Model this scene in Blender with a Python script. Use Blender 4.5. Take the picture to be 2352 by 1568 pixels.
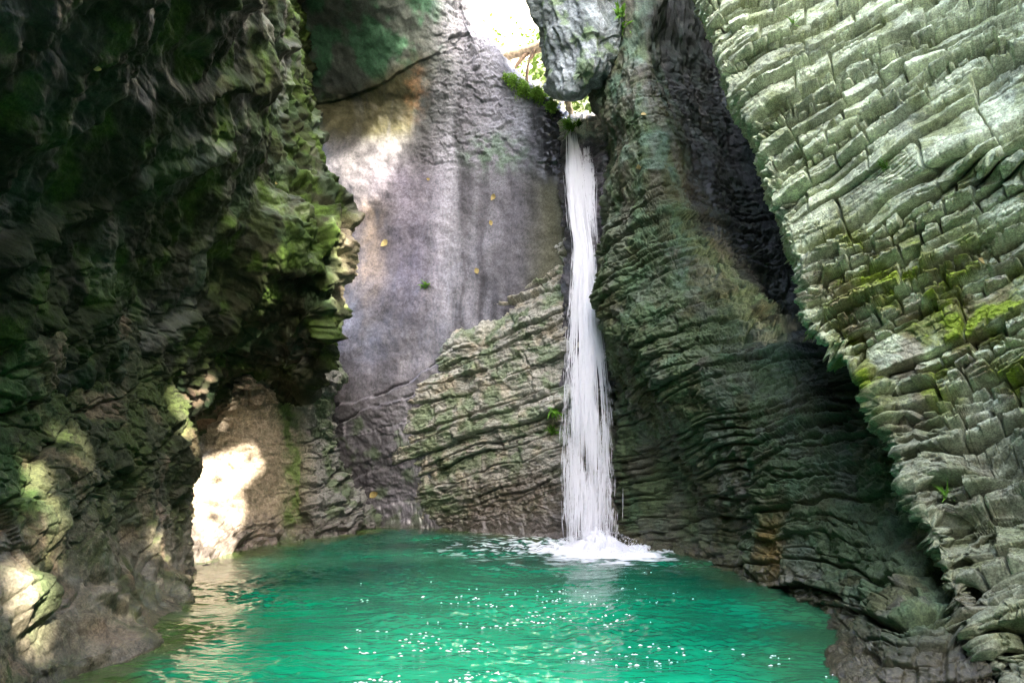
import bpy, math, random
import numpy as np
from mathutils import Vector

for o in list(bpy.data.objects):
    bpy.data.objects.remove(o)
SC = bpy.context.scene
C = SC.collection
R = math.radians
f32 = np.float32
rng = np.random.default_rng(7)
random.seed(7)

# ------------------------------------------------------------------ camera, sky, sun, exposure
CAM = np.array([0.0, 0.0, 2.6])
PITCH = R(10.0)
FPX, CU, CV = 1562.0, 1176.0, 784.0
cam = bpy.data.cameras.new("camera")
camo = bpy.data.objects.new("camera", cam)
C.objects.link(camo)
camo.location = CAM
camo.rotation_euler = (R(90) + PITCH, 0, 0)
cam.sensor_width = 36.0
cam.lens = 36.0 * FPX / 2352.0
cam.clip_start = 0.1
cam.clip_end = 2000.0
SC.camera = camo

SUN = Vector((0.52, -0.66, 0.60)).normalized()      # towards the sun
SUN_EL = math.asin(SUN.z)
SUN_AZ = math.atan2(SUN.x, SUN.y)
world = bpy.data.worlds.new("World")
SC.world = world
world.use_nodes = True
wn = world.node_tree
bg = wn.nodes["Background"]
sky = wn.nodes.new("ShaderNodeTexSky")
sky.sky_type = 'NISHITA'
sky.sun_disc = False
sky.sun_elevation = SUN_EL
sky.sun_rotation = SUN_AZ
sky.dust_density = 5.0
sky.ozone_density = 0.3
sky.air_density = 0.8
wn.links.new(sky.outputs[0], bg.inputs[0])
bg.inputs[1].default_value = 0.15
sl = bpy.data.lights.new("sun", 'SUN')
sl.energy = 3.2
sl.angle = R(0.5)
sl.color = (1.0, 0.90, 0.76)
so = bpy.data.objects.new("sun", sl)
C.objects.link(so)
so.rotation_euler = (-SUN).to_track_quat('-Z', 'Y').to_euler()
SC.view_settings.view_transform = 'Standard'
SC.view_settings.look = 'None'
SC.view_settings.exposure = 4.3
SC.view_settings.gamma = 1.0
SC.cycles.max_bounces = 8
SC.cycles.diffuse_bounces = 3
SC.cycles.glossy_bounces = 3
SC.cycles.transparent_max_bounces = 24
SC.cycles.sample_clamp_indirect = 6.0
SC.cycles.use_denoising = True

# ------------------------------------------------------------------ pixel <-> world, noise
CT, ST = math.cos(PITCH), math.sin(PITCH)
def PX(u, v, Y):
    """World point seen at photo point (u, v) (2352 x 1568) whose forward distance is Y."""
    a = (u - CU) / FPX
    b = (CV - v) / FPX
    t = Y / (CT - b * ST)
    return np.stack([a * t, Y + 0 * t, CAM[2] + (ST + b * CT) * t], -1)
def UV(P):
    q = P - CAM
    d = q[..., 1] * CT + q[..., 2] * ST
    up = -q[..., 1] * ST + q[..., 2] * CT
    return CU + FPX * q[..., 0] / d, CV - FPX * up / d

_perm = np.random.default_rng(11).permutation(256).astype(np.int32)
_perm = np.concatenate([_perm, _perm])
_g = np.random.default_rng(12).normal(size=(256, 3)); _g /= np.linalg.norm(_g, axis=1)[:, None]
_g = _g.astype(f32)
def noise(P, scale=1.0, seed=0):
    """Gradient noise, about -0.8 to 0.8. scale = size of one feature in metres (number or 3-vector)."""
    q = (np.asarray(P, f32) / np.asarray(scale, f32)) + f32(seed * 17.31 + 300.0)
    i = np.floor(q).astype(np.int32)
    fr = q - i
    w = fr * fr * fr * (fr * (fr * 6 - 15) + 10)
    i &= 255
    out = 0
    for dx in (0, 1):
        wx = w[:, 0] if dx else 1 - w[:, 0]
        hx = _perm[(i[:, 0] + dx) & 255]
        for dy in (0, 1):
            wy = w[:, 1] if dy else 1 - w[:, 1]
            hy = _perm[hx + ((i[:, 1] + dy) & 255)]
            for dz in (0, 1):
                wz = w[:, 2] if dz else 1 - w[:, 2]
                g = _g[_perm[hy + ((i[:, 2] + dz) & 255)]]
                d = g[:, 0] * (fr[:, 0] - dx) + g[:, 1] * (fr[:, 1] - dy) + g[:, 2] * (fr[:, 2] - dz)
                out = out + d * wx * wy * wz
    return out * f32(1.6)
def fbm(P, scale, octaves=4, seed=0, gain=0.5):
    s = np.asarray(scale, f32); a = 1.0; out = 0
    for k in range(octaves):
        out = out + a * noise(P, s, seed + k * 3)
        s = s * 0.5; a *= gain
    return out
def ridge(P, scale, octaves=4, seed=0):
    s = np.asarray(scale, f32); a = 1.0; out = 0
    for k in range(octaves):
        out = out + a * (0.5 - np.abs(noise(P, s, seed + k * 5)))
        s = s * 0.5; a *= 0.5
    return out
def sstep(a, b, x):
    t = np.clip((x - a) / (b - a), 0, 1)
    return t * t * (3 - 2 * t)
def h1(i, seed=0):
    x = (np.asarray(i).astype(np.int64) * 374761393 + seed * 668265263 + 1442695) & 0xFFFFFFFF
    x = ((x ^ (x >> 13)) * 1274126177) & 0xFFFFFFFF
    x = ((x ^ (x >> 16)) * 2246822519) & 0xFFFFFFFF
    return ((x ^ (x >> 15)) & 0xFFFFFF).astype(f32) / f32(0xFFFFFF)
def h2(i, j, seed=0):
    return h1(np.asarray(i).astype(np.int64) * 7919 + np.asarray(j).astype(np.int64) * 104729, seed)
def unit(v):
    v = np.asarray(v, float); return v / np.linalg.norm(v)
def facets(P, scale, seed=0, amp=1.0):
    """Broken-rock facets: each Voronoi cell is its own tilted plane."""
    q = np.asarray(P, f32) / np.asarray(scale, f32)
    i = np.floor(q).astype(np.int64)
    best = np.full(len(q), 1e9, f32); sec = best.copy(); val = np.zeros(len(q), f32)
    for dx in (-1, 0, 1):
        for dy in (-1, 0, 1):
            for dz in (-1, 0, 1):
                c = i + np.array([dx, dy, dz])
                key = c[:, 0] * 73856093 ^ c[:, 1] * 19349663 ^ c[:, 2] * 83492791
                r = [h1(key, seed + k) for k in range(3)]
                d = q - (c + np.stack(r, -1)).astype(f32)
                dd = (d * d).sum(1)
                v = (h1(key, seed + 5) - 0.5) + d[:, 0] * (h1(key, seed + 6) - .5) * 1.6 + d[:, 1] * (h1(key, seed + 7) - .5) * 1.6 + d[:, 2] * (h1(key, seed + 8) - .5) * 1.6
                m = dd < best
                sec = np.where(m, best, np.minimum(sec, dd))
                val = np.where(m, v, val); best = np.where(m, dd, best)
    edge = np.sqrt(sec) - np.sqrt(best)
    return val * amp, edge

BED_N = unit([-0.30, -0.02, 0.95])       # normal of the limestone beds: they rise to the right
def beds(P, thick, tdir, seed, spread=0.5, aspect=2.0, warp=0.12, warp_scale=2.0, nrm=BED_N):
    """Splits space into beds of uneven thickness and each bed into blocks."""
    r = np.random.default_rng(seed)
    wp = fbm(P, warp_scale, 3, seed) * warp
    s = P @ nrm + wp
    th = thick * np.exp(r.normal(0, spread, 4000))
    b = np.cumsum(th) - 45.0
    i = np.clip(np.searchsorted(b, s), 1, len(b) - 1)
    lo, hi = b[i - 1], b[i]
    ds = np.minimum(s - lo, hi - s)
    sf = (s - lo) / (hi - lo)
    w = np.maximum(th[i], thick * .6) * aspect * (0.6 + 0.9 * h1(i, seed))
    t = (P @ tdir + fbm(P, 0.7, 2, seed + 9) * 0.05 + (s - lo) * (h1(i, seed + 3) - .5) * 0.5) / w + h1(i, seed + 1) * 50 + 500
    k = np.floor(t)
    edge = lambda kk: kk + 0.7 * (h2(i, kk, seed + 2) - .5)
    k = np.where(t < edge(k), k - 1, k)
    k = np.where(t >= edge(k + 1), k + 1, k)
    e0, e1 = edge(k), edge(k + 1)
    dt = np.minimum(t - e0, e1 - t) * w
    tf = (t - e0) / (e1 - e0)
    return dict(i=i, k=k, ds=ds, dt=dt, sf=sf, tf=tf, th=hi - lo, w=w, seed=seed)
def bed_relief(B, layer=0.15, block=0.15, tilt=0.12, groove=0.1, gs=0.03, gt=0.03, ledge=0.0, missing=0.0):
    i, k, sd = B['i'], B['k'], B['seed']
    d = layer * (h1(i, sd + 20) - .5) + block * (h2(i, k, sd + 21) - .5)
    d = d + tilt * ((h2(i, k, sd + 22) - .5) * (B['sf'] - .5) + (h2(i, k, sd + 23) - .5) * (B['tf'] - .5)) * 2
    d = d + ledge * (B['sf'] - .5)
    d = d - groove * (h1(i, sd + 24) * .9 + .35) * (1 - sstep(0, gs, B['ds']))
    d = d - groove * .7 * (h2(i, k, sd + 25)) * (1 - sstep(0, gt, B['dt']))
    if missing:
        d = d - 0.35 * (h2(i, k, sd + 26) > 1 - missing)
    return d

# ------------------------------------------------------------------ lofted rock sheets
def cr(p0, p1, p2, p3, t):
    return 0.5 * ((2 * p1) + (-p0 + p2) * t + (2 * p0 - 5 * p1 + 4 * p2 - p3) * t * t + (-p0 + 3 * p1 - 3 * p2 + p3) * t ** 3)
def upsample(A, counts, axis, closed=False):
    A = np.moveaxis(A, axis, 0)
    n = len(A); out = []
    segs = n if closed else n - 1
    for s in range(segs):
        if closed:
            q = [A[(s + d) % n] for d in (-1, 0, 1, 2)]
        else:
            q = [A[max(s - 1, 0)], A[s], A[s + 1], A[min(s + 2, n - 1)]]
        m = counts[s]
        for j in range(m):
            out.append(cr(*q, j / m))
    if not closed:
        out.append(A[-1])
    return np.moveaxis(np.array(out), 0, axis)
def grid_faces(nr, nc, closed=False):
    r = np.arange(nr - 1)[:, None]
    c = np.arange(nc if closed else nc - 1)[None, :]
    c2 = (c + 1) % nc
    return np.stack([r * nc + c, r * nc + c2, (r + 1) * nc + c2, (r + 1) * nc + c], -1).reshape(-1, 4)
def grid_normals(P, closed=False):
    if closed:
        du = np.roll(P, -1, 1) - np.roll(P, 1, 1)
    else:
        du = np.gradient(P, axis=1)
    dv = np.gradient(P, axis=0)
    n = np.cross(du, dv)
    return n / (np.linalg.norm(n, axis=-1, keepdims=True) + 1e-9)
def mesh_obj(name, V, F, mat, parent=None, col=None, wet=None, smooth=True, extra=None):
    me = bpy.data.meshes.new(name)
    V = np.ascontiguousarray(V, f32).reshape(-1, 3)
    F = np.asarray(F, np.int32)
    n = F.shape[1]
    me.vertices.add(len(V)); me.vertices.foreach_set("co", V.ravel())
    me.loops.add(F.size); me.loops.foreach_set("vertex_index", F.ravel())
    me.polygons.add(len(F))
    me.polygons.foreach_set("loop_start", np.arange(0, F.size, n, dtype=np.int32))
    me.polygons.foreach_set("loop_total", np.full(len(F), n, np.int32))
    me.polygons.foreach_set("use_smooth", np.full(len(F), smooth))
    me.update(calc_edges=True)
    if col is not None:
        a = me.color_attributes.new("Col", 'FLOAT_COLOR', 'POINT')
        c4 = np.ones((len(V), 4), f32); c4[:, :3] = np.clip(col, 0, 1)
        a.data.foreach_set("color", c4.ravel())
    for k, arr in (('Wet', wet),) + tuple((extra or {}).items()):
        if arr is not None:
            a = me.attributes.new(k, 'FLOAT', 'POINT')
            a.data.foreach_set("value", np.ascontiguousarray(arr, f32).ravel())
    me.materials.append(mat)
    o = bpy.data.objects.new(name, me)
    C.objects.link(o)
    if parent is not None:
        o.parent = parent
    return o
def tag(o, label=None, cat=None, group=None, kind=None):
    if label: o["label"] = label
    if cat: o["category"] = cat
    if group: o["group"] = group
    if kind: o["kind"] = kind
    return o
SURF = {}
def loft(rows, nu, nv, closed=False, pre=None):
    """rows: [(v, [(u, Y), ...])]. Returns base points, their photo coordinates and normals towards the open gorge."""
    P = np.array([[PX(np.float64(p[0]), np.float64(p[2] if len(p) > 2 else v), np.float64(p[1])) for p in r] for v, r in rows])
    if pre is not None:
        P = pre(P)
    P = upsample(P, nv, 0)
    P = upsample(P, nu, 1, closed)
    U, V = UV(P)
    N = grid_normals(P, closed)
    if closed:
        c = P.mean((0, 1)); s = ((P - c) * N).sum(-1).mean()
    else:
        w = (np.abs(U - CU) < 1300) & (np.abs(V - CV) < 900) & (P[..., 1] > 1)
        s = ((CAM - P) * N).sum(-1)[w].mean()
    if s < 0: N = -N
    return P, N, U, V
def rock(name, base, disp, color, mat, closed=False, label=None, cat=None, kind=None, parent=None):
    P, N, U, V = base
    sh = P.shape[:2]
    p, n, u, v = P.reshape(-1, 3), N.reshape(-1, 3), U.ravel(), V.ravel()
    d, info = disp(p, n, u, v)
    Q = p + n * d[:, None]
    N2 = grid_normals(Q.reshape(P.shape), closed).reshape(-1, 3)
    if (N2 * n).sum() < 0: N2 = -N2
    col, wet = color(Q, N2, u, v, d, info)
    o = mesh_obj(name, Q, grid_faces(sh[0], sh[1], closed), mat, parent, col, wet)
    tag(o, label, cat, None, kind)
    qu, qv = UV(Q)
    m = (qu > -50) & (qu < 2400) & (qv > -50) & (qv < 1620) & (Q[:, 1] > 1)
    SURF[name] = (Q[m], N2[m], qu[m], qv[m])
    return o
def on_surf(name, u, v, r=5):
    """The nearest point of a rock sheet seen at photo point (u, v), and its normal."""
    Q, N, qu, qv = SURF[name]
    d = (qu - u) ** 2 + (qv - v) ** 2
    m = np.where(d < r * r)[0]
    if len(m) == 0:
        j = d.argmin()
    else:
        j = m[Q[m, 1].argmin()]
    n = N[j]
    return Q[j], n
def mixc(a, b, m):
    m = np.asarray(m)[:, None]
    return a * (1 - m) + np.asarray(b, f32) * m
def colarr(c, n):
    return np.tile(np.asarray(c, f32), (n, 1))

# ------------------------------------------------------------------ materials
def new_mat(name):
    m = bpy.data.materials.new(name); m.use_nodes = True
    nt = m.node_tree
    return m, nt, nt.nodes, nt.links, nt.nodes["Principled BSDF"]
def rock_mat(name, bump=0.5, bscale=14.0, dry=0.85, wetr=0.22):
    m, nt, nd, lk, b = new_mat(name)
    at = nd.new("ShaderNodeAttribute"); at.attribute_name = "Col"
    geo = nd.new("ShaderNodeNewGeometry")
    n1 = nd.new("ShaderNodeTexNoise"); n1.inputs["Scale"].default_value = 9.0; n1.inputs["Detail"].default_value = 7; n1.inputs["Roughness"].default_value = .65
    lk.new(geo.outputs["Position"], n1.inputs["Vector"])
    mr = nd.new("ShaderNodeMapRange"); mr.inputs[1].default_value = .3; mr.inputs[2].default_value = .7; mr.inputs[3].default_value = .58; mr.inputs[4].default_value = 1.42
    lk.new(n1.outputs["Fac"], mr.inputs[0])
    n3 = nd.new("ShaderNodeTexNoise"); n3.inputs["Scale"].default_value = 34.0; n3.inputs["Detail"].default_value = 4; n3.inputs["Roughness"].default_value = .6
    lk.new(geo.outputs["Position"], n3.inputs["Vector"])
    mr3 = nd.new("ShaderNodeMapRange"); mr3.inputs[1].default_value = .34; mr3.inputs[2].default_value = .66; mr3.inputs[3].default_value = .60; mr3.inputs[4].default_value = 1.40
    lk.new(n3.outputs["Fac"], mr3.inputs[0])
    mm = nd.new("ShaderNodeMath"); mm.operation = 'MULTIPLY'
    lk.new(mr.outputs[0], mm.inputs[0]); lk.new(mr3.outputs[0], mm.inputs[1])
    mul = nd.new("ShaderNodeMix"); mul.data_type = 'RGBA'; mul.blend_type = 'MULTIPLY'; mul.inputs["Factor"].default_value = 1
    lk.new(at.outputs["Color"], mul.inputs["A"]); lk.new(mm.outputs[0], mul.inputs["B"])
    lk.new(mul.outputs["Result"], b.inputs["Base Color"])
    aw = nd.new("ShaderNodeAttribute"); aw.attribute_name = "Wet"
    rr = nd.new("ShaderNodeMapRange"); rr.inputs[3].default_value = dry; rr.inputs[4].default_value = wetr
    lk.new(aw.outputs["Fac"], rr.inputs[0]); lk.new(rr.outputs[0], b.inputs["Roughness"])
    sp = nd.new("ShaderNodeMapRange"); sp.inputs[3].default_value = .15; sp.inputs[4].default_value = .6
    lk.new(aw.outputs["Fac"], sp.inputs[0]); lk.new(sp.outputs[0], b.inputs["Specular IOR Level"])
    n2 = nd.new("ShaderNodeTexNoise"); n2.inputs["Scale"].default_value = bscale; n2.inputs["Detail"].default_value = 8; n2.inputs["Roughness"].default_value = .7
    lk.new(geo.outputs["Position"], n2.inputs["Vector"])
    bp = nd.new("ShaderNodeBump"); bp.inputs["Strength"].default_value = bump; bp.inputs["Distance"].default_value = .06
    lk.new(n2.outputs["Fac"], bp.inputs["Height"]); lk.new(bp.outputs[0], b.inputs["Normal"])
    return m
def plain_mat(name, c, rough=.8, trans=0.0, var=.35, scale=6.0):
    """Solid colour with mottling; trans mixes in light passing through (leaves, grass)."""
    m, nt, nd, lk, b = new_mat(name)
    geo = nd.new("ShaderNodeNewGeometry")
    n1 = nd.new("ShaderNodeTexNoise"); n1.inputs["Scale"].default_value = scale; n1.inputs["Detail"].default_value = 5
    lk.new(geo.outputs["Position"], n1.inputs["Vector"])
    mx = nd.new("ShaderNodeMix"); mx.data_type = 'RGBA'
    mx.inputs["A"].default_value = (*[x * (1 - var) for x in c], 1); mx.inputs["B"].default_value = (*[min(1, x * (1 + var)) for x in c], 1)
    mr = nd.new("ShaderNodeMapRange"); mr.inputs[1].default_value = .35; mr.inputs[2].default_value = .65
    lk.new(n1.outputs["Fac"], mr.inputs[0]); lk.new(mr.outputs[0], mx.inputs["Factor"])
    lk.new(mx.outputs["Result"], b.inputs["Base Color"])
    b.inputs["Roughness"].default_value = rough
    b.inputs["Specular IOR Level"].default_value = .25
    if trans:
        t = nd.new("ShaderNodeBsdfTranslucent"); lk.new(mx.outputs["Result"], t.inputs["Color"])
        ms = nd.new("ShaderNodeMixShader"); ms.inputs[0].default_value = trans
        lk.new(b.outputs[0], ms.inputs[1]); lk.new(t.outputs[0], ms.inputs[2])
        lk.new(ms.outputs[0], nd["Material Output"].inputs[0])
    return m
M_ROCK = rock_mat("limestone")
M_SLAB = rock_mat("slab limestone", bump=.22, bscale=6)
M_LEFT = rock_mat("mossy limestone", bump=.7, bscale=8)
M_LEAF = plain_mat("green leaf", (.12, .26, .03), .6, .4, .5, 1.3)
M_SUNLEAF = plain_mat("yellow green leaf", (.07, .12, .018), .6, .4, .5, 1.5)
M_MOSS = plain_mat("moss", (.20, .34, .05), .95, .25, .5, 9)
M_DRY = plain_mat("yellow leaf", (.42, .33, .13), .7, .25, .25, 20)
M_WOOD = plain_mat("weathered wood", (.48, .38, .24), .85, 0, .4, 7)
M_BARK = plain_mat("bark", (.16, .11, .07), .9, 0, .4, 9)

# ------------------------------------------------------------------ left wall: the dark overhang
def left_pre(P):
    c0 = P[:, 0]
    a = c0 + np.array([-.2, 0, 0]); a[:, 1] = -1.0
    b = c0 + np.array([1.5, 0, 0]); b[:, 1] = -7.0
    c = c0 + np.array([2.4, 0, 0]); c[:, 1] = -14.0
    for q, k in ((a, 1.3), (b, 2.1), (c, 2.3)):
        q[:, 2] = np.where(q[:, 2] > 1, 1 + (q[:, 2] - 1) * k, q[:, 2])
    return np.concatenate([c[:, None], b[:, None], a[:, None], P], 1)
def roof_pre(P):
    P = left_pre(P)
    return np.concatenate([(P[0] + np.array([.5, -.5, 4.0]))[None], P], 0)
A_ROWS = [
    (-1500, [(-900, 2), (-250, 3), (0, 3.5), (200, 4.2), (400, 5.2), (560, 7), (640, 10), (672, 15), (690, 20), (720, 24)]),
    (-700, [(-900, 3), (-250, 4.2), (0, 5), (200, 6), (400, 7.5), (560, 10), (640, 14), (672, 20), (690, 25), (720, 27)]),
    (-250, [(-900, 3.5), (-250, 5.5), (0, 6.5), (200, 8), (400, 10.5), (560, 14), (640, 19), (668, 23), (690, 26), (720, 28.5)]),
    (0, [(-900, 4), (-250, 6), (0, 7), (200, 8.8), (400, 11.5), (560, 15), (640, 20), (667, 24), (690, 27), (720, 29)]),
    (200, [(-900, 4.5), (-250, 6.5), (0, 7.5), (200, 9.5), (400, 12.5), (560, 16), (650, 19.5), (690, 22.5), (700, 25), (720, 29)]),
    (350, [(-900, 5), (-250, 6.8), (0, 7.9), (200, 10.2), (400, 13.3), (560, 16.8), (660, 19.5), (715, 21.5), (722, 23.5), (715, 28)]),
    (450, [(-900, 5.2), (-250, 7.1), (0, 8.2), (200, 10.7), (400, 13.9), (560, 17.3), (680, 19.3), (752, 21), (758, 23), (740, 27)]),
    (530, [(-900, 5.4), (-250, 7.4), (0, 8.5), (200, 11.1), (400, 14.4), (570, 17.6), (700, 19.2), (784, 20.6), (788, 22.5), (760, 26)]),
    (600, [(-900, 5.5), (-250, 7.5), (0, 8.7), (200, 11.5), (400, 14.8), (570, 18), (700, 19.4), (782, 20.5), (780, 22.5), (750, 26)]),
    (680, [(-900, 5.6), (-250, 7.6), (0, 8.9), (200, 11.8), (400, 15.2), (570, 19.0), (690, 20.1), (762, 20.6), (762, 22.5), (735, 26)]),
    (760, [(-900, 5.8), (-250, 7.8), (0, 9.2), (200, 12.1), (400, 15.7), (560, 20.0), (680, 21.0), (745, 20.7), (745, 22.5), (720, 26)]),
    (830, [(-900, 5.9), (-250, 7.9), (0, 9.4), (200, 12.3), (400, 16.1), (550, 21.2), (660, 22.0), (732, 21.2), (732, 22.5), (700, 26)]),
    (880, [(-900, 6), (-250, 8), (0, 9.6), (200, 12.5), (400, 16.4), (540, 22.2), (640, 22.9), (700, 22.2), (695, 23), (670, 26)]),
    (930, [(-900, 6.2), (-250, 8.2), (0, 9.9), (200, 12.9), (400, 17.8), (540, 23.2), (630, 24.0), (678, 24.1), (672, 24.5), (650, 26)]),
    (985, [(-900, 6.6), (-250, 8.7), (0, 10.6), (200, 13.7), (400, 20.4), (530, 24.4), (620, 25.0), (660, 24.8), (655, 25), (640, 26)]),
    (1012, [(-900, 8), (-250, 10), (0, 12), (200, 16), (400, 21.5), (520, 24), (610, 25), (640, 25.5), (640, 26), (630, 27)]),
]
for _k, (_v, _r) in enumerate(A_ROWS):
    _s = np.interp(_v, [-1500, -700, -250, 0, 200, 450], [.62, .66, .72, .80, .90, 1])
    A_ROWS[_k] = (_v, [(_u, _y * (_s + (1 - _s) * float(np.clip((_u - 560) / 110, 0, 1)))) for _u, _y in _r])
baseA = loft(A_ROWS, [4, 6, 10, 24, 50, 70, 80, 80, 80, 60, 40, 14, 8], [8, 10, 20, 40, 56, 48, 34, 32, 30, 30, 32, 30, 22, 24, 28, 20], pre=roof_pre)
T_LEFT = unit([0.45, 0.88, 0.1])
RIB_N = unit([0.55, -0.45, 0.70])
def dispA(p, n, u, v):
    lump = fbm(p, 2.6, 4, 1) * .42
    lumps2 = ridge(p, (1.2, 1.6, .9), 4, 21) * .13
    B = beds(p, .42, T_LEFT, 31, .6, 2.6, .35, 2.2, unit([.30, -.28, .9]))
    rel = bed_relief(B, .22, .14, .16, .16, .05, .04, ledge=-.10)
    low = sstep(520, 900, v)
    d = lump + lumps2 + rel * (.10 + .5 * low)
    # ribs running from upper left to lower right
    w = p @ RIB_N + fbm(p, 3, 2, 77) * .5
    rib = np.abs(((w / 1.9) % 1) - .5) * 2
    d += .22 * sstep(.7, .95, rib) * sstep(-.2, .2, noise(p, 2.5, 78)) * (1 - .4 * low)
    fa, ed = facets(p, (.8, .8, .55), 41, .13)
    d += fa * (.25 + .3 * low) - .03 * low * (1 - sstep(0, .12, ed)) + fbm(p, .7, 4, 43) * .10
    fa2, ed2 = facets(p, (.30, .30, .18), 47, .06)
    d += fa2 * (.3 + .7 * low) + fbm(p, .22, 3, 61) * .03
    # knobs along the lit edge
    edge = np.exp(-((u - 745) / 55) ** 2) * sstep(420, 520, v) * (1 - sstep(870, 960, v))
    d += edge * (fbm(p, .8, 2, 91) * .6 + .05)
    d += sstep(600, 700, u) * (facets(p, (.38, .38, .3), 93, .08)[0] + .30 * fbm(p, .55, 4, 95))
    return d, B
def colA(P, N, u, v, d, B):
    n = len(P)
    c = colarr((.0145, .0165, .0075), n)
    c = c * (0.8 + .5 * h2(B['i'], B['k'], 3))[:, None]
    m1 = fbm(P, 1.5, 4, 101)
    moss = sstep(-.12, .35, m1 + .55 * N[:, 2] - .1 * sstep(850, 1000, v) + .12)
    c = mixc(c, (.012, .0205, .003), moss * .8)
    g = sstep(.1, .5, fbm(P, 1.1, 3, 111) + .25 * np.exp(-((u - 720) / 130) ** 2))
    c = mixc(c, (.034, .064, .008), g * .7 * (1 - sstep(760, 920, v)))
    c = mixc(c, (.018, .036, .016), sstep(.15, .55, fbm(P, 1.7, 3, 121)) * .6)
    c = mixc(c, (.10, .07, .05), sstep(.25, .6, fbm(P, (1.6, 1.6, .6), 3, 131)) * sstep(820, 900, v) * .8)
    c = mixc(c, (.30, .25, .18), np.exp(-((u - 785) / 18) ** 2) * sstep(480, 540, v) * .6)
    wet = sstep(.1, .5, fbm(P, 2, 3, 141)) * .45
    return c, wet
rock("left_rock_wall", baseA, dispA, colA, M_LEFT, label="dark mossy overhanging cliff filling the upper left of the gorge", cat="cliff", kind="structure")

# ------------------------------------------------------------------ left foot of the gorge
B_ROWS = [
    (560, [(-900, 6.9), (-250, 8.8), (0, 10.2), (120, 11.9), (220, 13.3), (300, 14.8), (340, 15.8), (345, 17), (330, 19)]),
    (720, [(-900, 6.3), (-250, 8.0), (0, 9.2), (120, 11.0), (220, 12.5), (310, 14.2), (360, 15.4), (365, 17), (350, 19)]),
    (850, [(-900, 6), (-250, 7.6), (0, 8.7), (120, 10.3), (230, 12), (330, 14), (385, 15.5), (392, 17.5), (380, 20)]),
    (950, [(-900, 6), (-250, 7.5), (0, 8.5), (130, 10.1), (250, 12), (370, 14.6), (428, 16.3), (435, 18.5), (420, 21.5)]),
    (1060, [(-900, 5.9), (-250, 7.3), (0, 8.3), (140, 10), (270, 12), (400, 15), (452, 17), (455, 19), (440, 22)]),
    (1120, [(-900, 5.8), (-250, 7.2), (0, 8.2), (140, 9.9), (270, 11.9), (385, 15), (437, 17.2), (440, 19), (430, 22)]),
    (1180, [(-900, 5.7), (-250, 7.1), (0, 8.1), (140, 9.8), (270, 11.8), (375, 15), (430, 17.6), (434, 19.2), (424, 22)]),
    (1285, [(-900, 5.4), (-250, 6.8), (0, 7.9), (140, 9.6), (280, 11.6), (380, 14.6), (428, 17), (434, 18.6), (430, 20)]),
    (1370, [(-900, 5), (-250, 6.4), (0, 7.6), (140, 9.2), (280, 11.2), (380, 13), (419, 13.9), (428, 14.9), (432, 16)]),
    (1480, [(-900, 4.6), (-250, 6), (0, 7.2), (110, 8.4), (220, 9.3), (310, 10.1), (350, 10.5), (365, 11.1), (380, 12)]),
    (1568, [(-900, 4.4), (-250, 5.8), (0, 7), (70, 7.6), (130, 8.2), (180, 8.6), (215, 8.8), (245, 9.2), (280, 9.9)]),
    (1800, [(-900, 4), (-250, 5.2), (-100, 5.7), (-40, 6), (20, 6.2), (60, 6.4), (100, 6.6), (130, 7), (160, 7.3)]),
]
baseB = loft(B_ROWS, [3, 5, 8, 16, 70, 75, 75, 75, 45, 16, 8], [30, 46, 50, 46, 30, 28, 46, 40, 46, 38, 40], pre=left_pre)
def dispB(p, n, u, v):
    d = fbm(p, 2.0, 4, 201) * .22
    B = beds(p, .34, T_LEFT, 231, .6, 2.2, .25, 1.8, unit([.28, -.22, .93]))
    up = 1 - sstep(1150, 1330, v)
    d += bed_relief(B, .16, .14, .14, .13, .04, .04, ledge=-.08) * (.22 + .55 * up)
    fa, ed = facets(p, (.5, .5, .34), 241, .16)
    d += fa * (.12 + .3 * up) - .04 * (1 - sstep(0, .1, ed)) * up
    fa2, e2 = facets(p, (.19, .19, .11), 251, .05)
    d += fa2 * (.35 + .35 * up) + fbm(p, .3, 4, 261) * .04
    d += .25 * sstep(.1, .4, fbm(p, 1.1, 2, 271)) * np.exp(-((v - 1370) / 70) ** 2)
    return d, B
def colB(P, N, u, v, d, B):
    n = len(P)
    low = sstep(1000, 1300, v)
    c = mixc(colarr((.027, .032, .015), n), (.135, .12, .085), low * .9)
    c = c * (0.8 + .45 * h2(B['i'], B['k'], 3))[:, None]
    moss = sstep(-.05, .35, fbm(P, 1.2, 4, 301) + .45 * N[:, 2] - .25 * low)
    c = mixc(c, (.035, .05, .012), moss * .75)
    c = mixc(c, (.15, .105, .07), sstep(.1, .5, fbm(P, 1.3, 3, 311)) * .55)
    left = sstep(180, 20, u) * sstep(-.15, .35, fbm(P, 1.0, 4, 321) + .1)
    c = mixc(c, (.035, .075, .02), left * .75)
    c = mixc(c, (.07, .06, .045), sstep(.22, .02, P[:, 2]) * .5)
    wet = np.clip(sstep(.0, .4, fbm(P, .9, 3, 331)) * .8 * low + sstep(.5, .1, P[:, 2]), 0, 1)
    return c, wet
rock("left_rock_foot", baseB, dispB, colB, M_LEFT, label="grey rounded rock buttress with sun spots at the left edge of the pool", cat="cliff", kind="structure")

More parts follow.
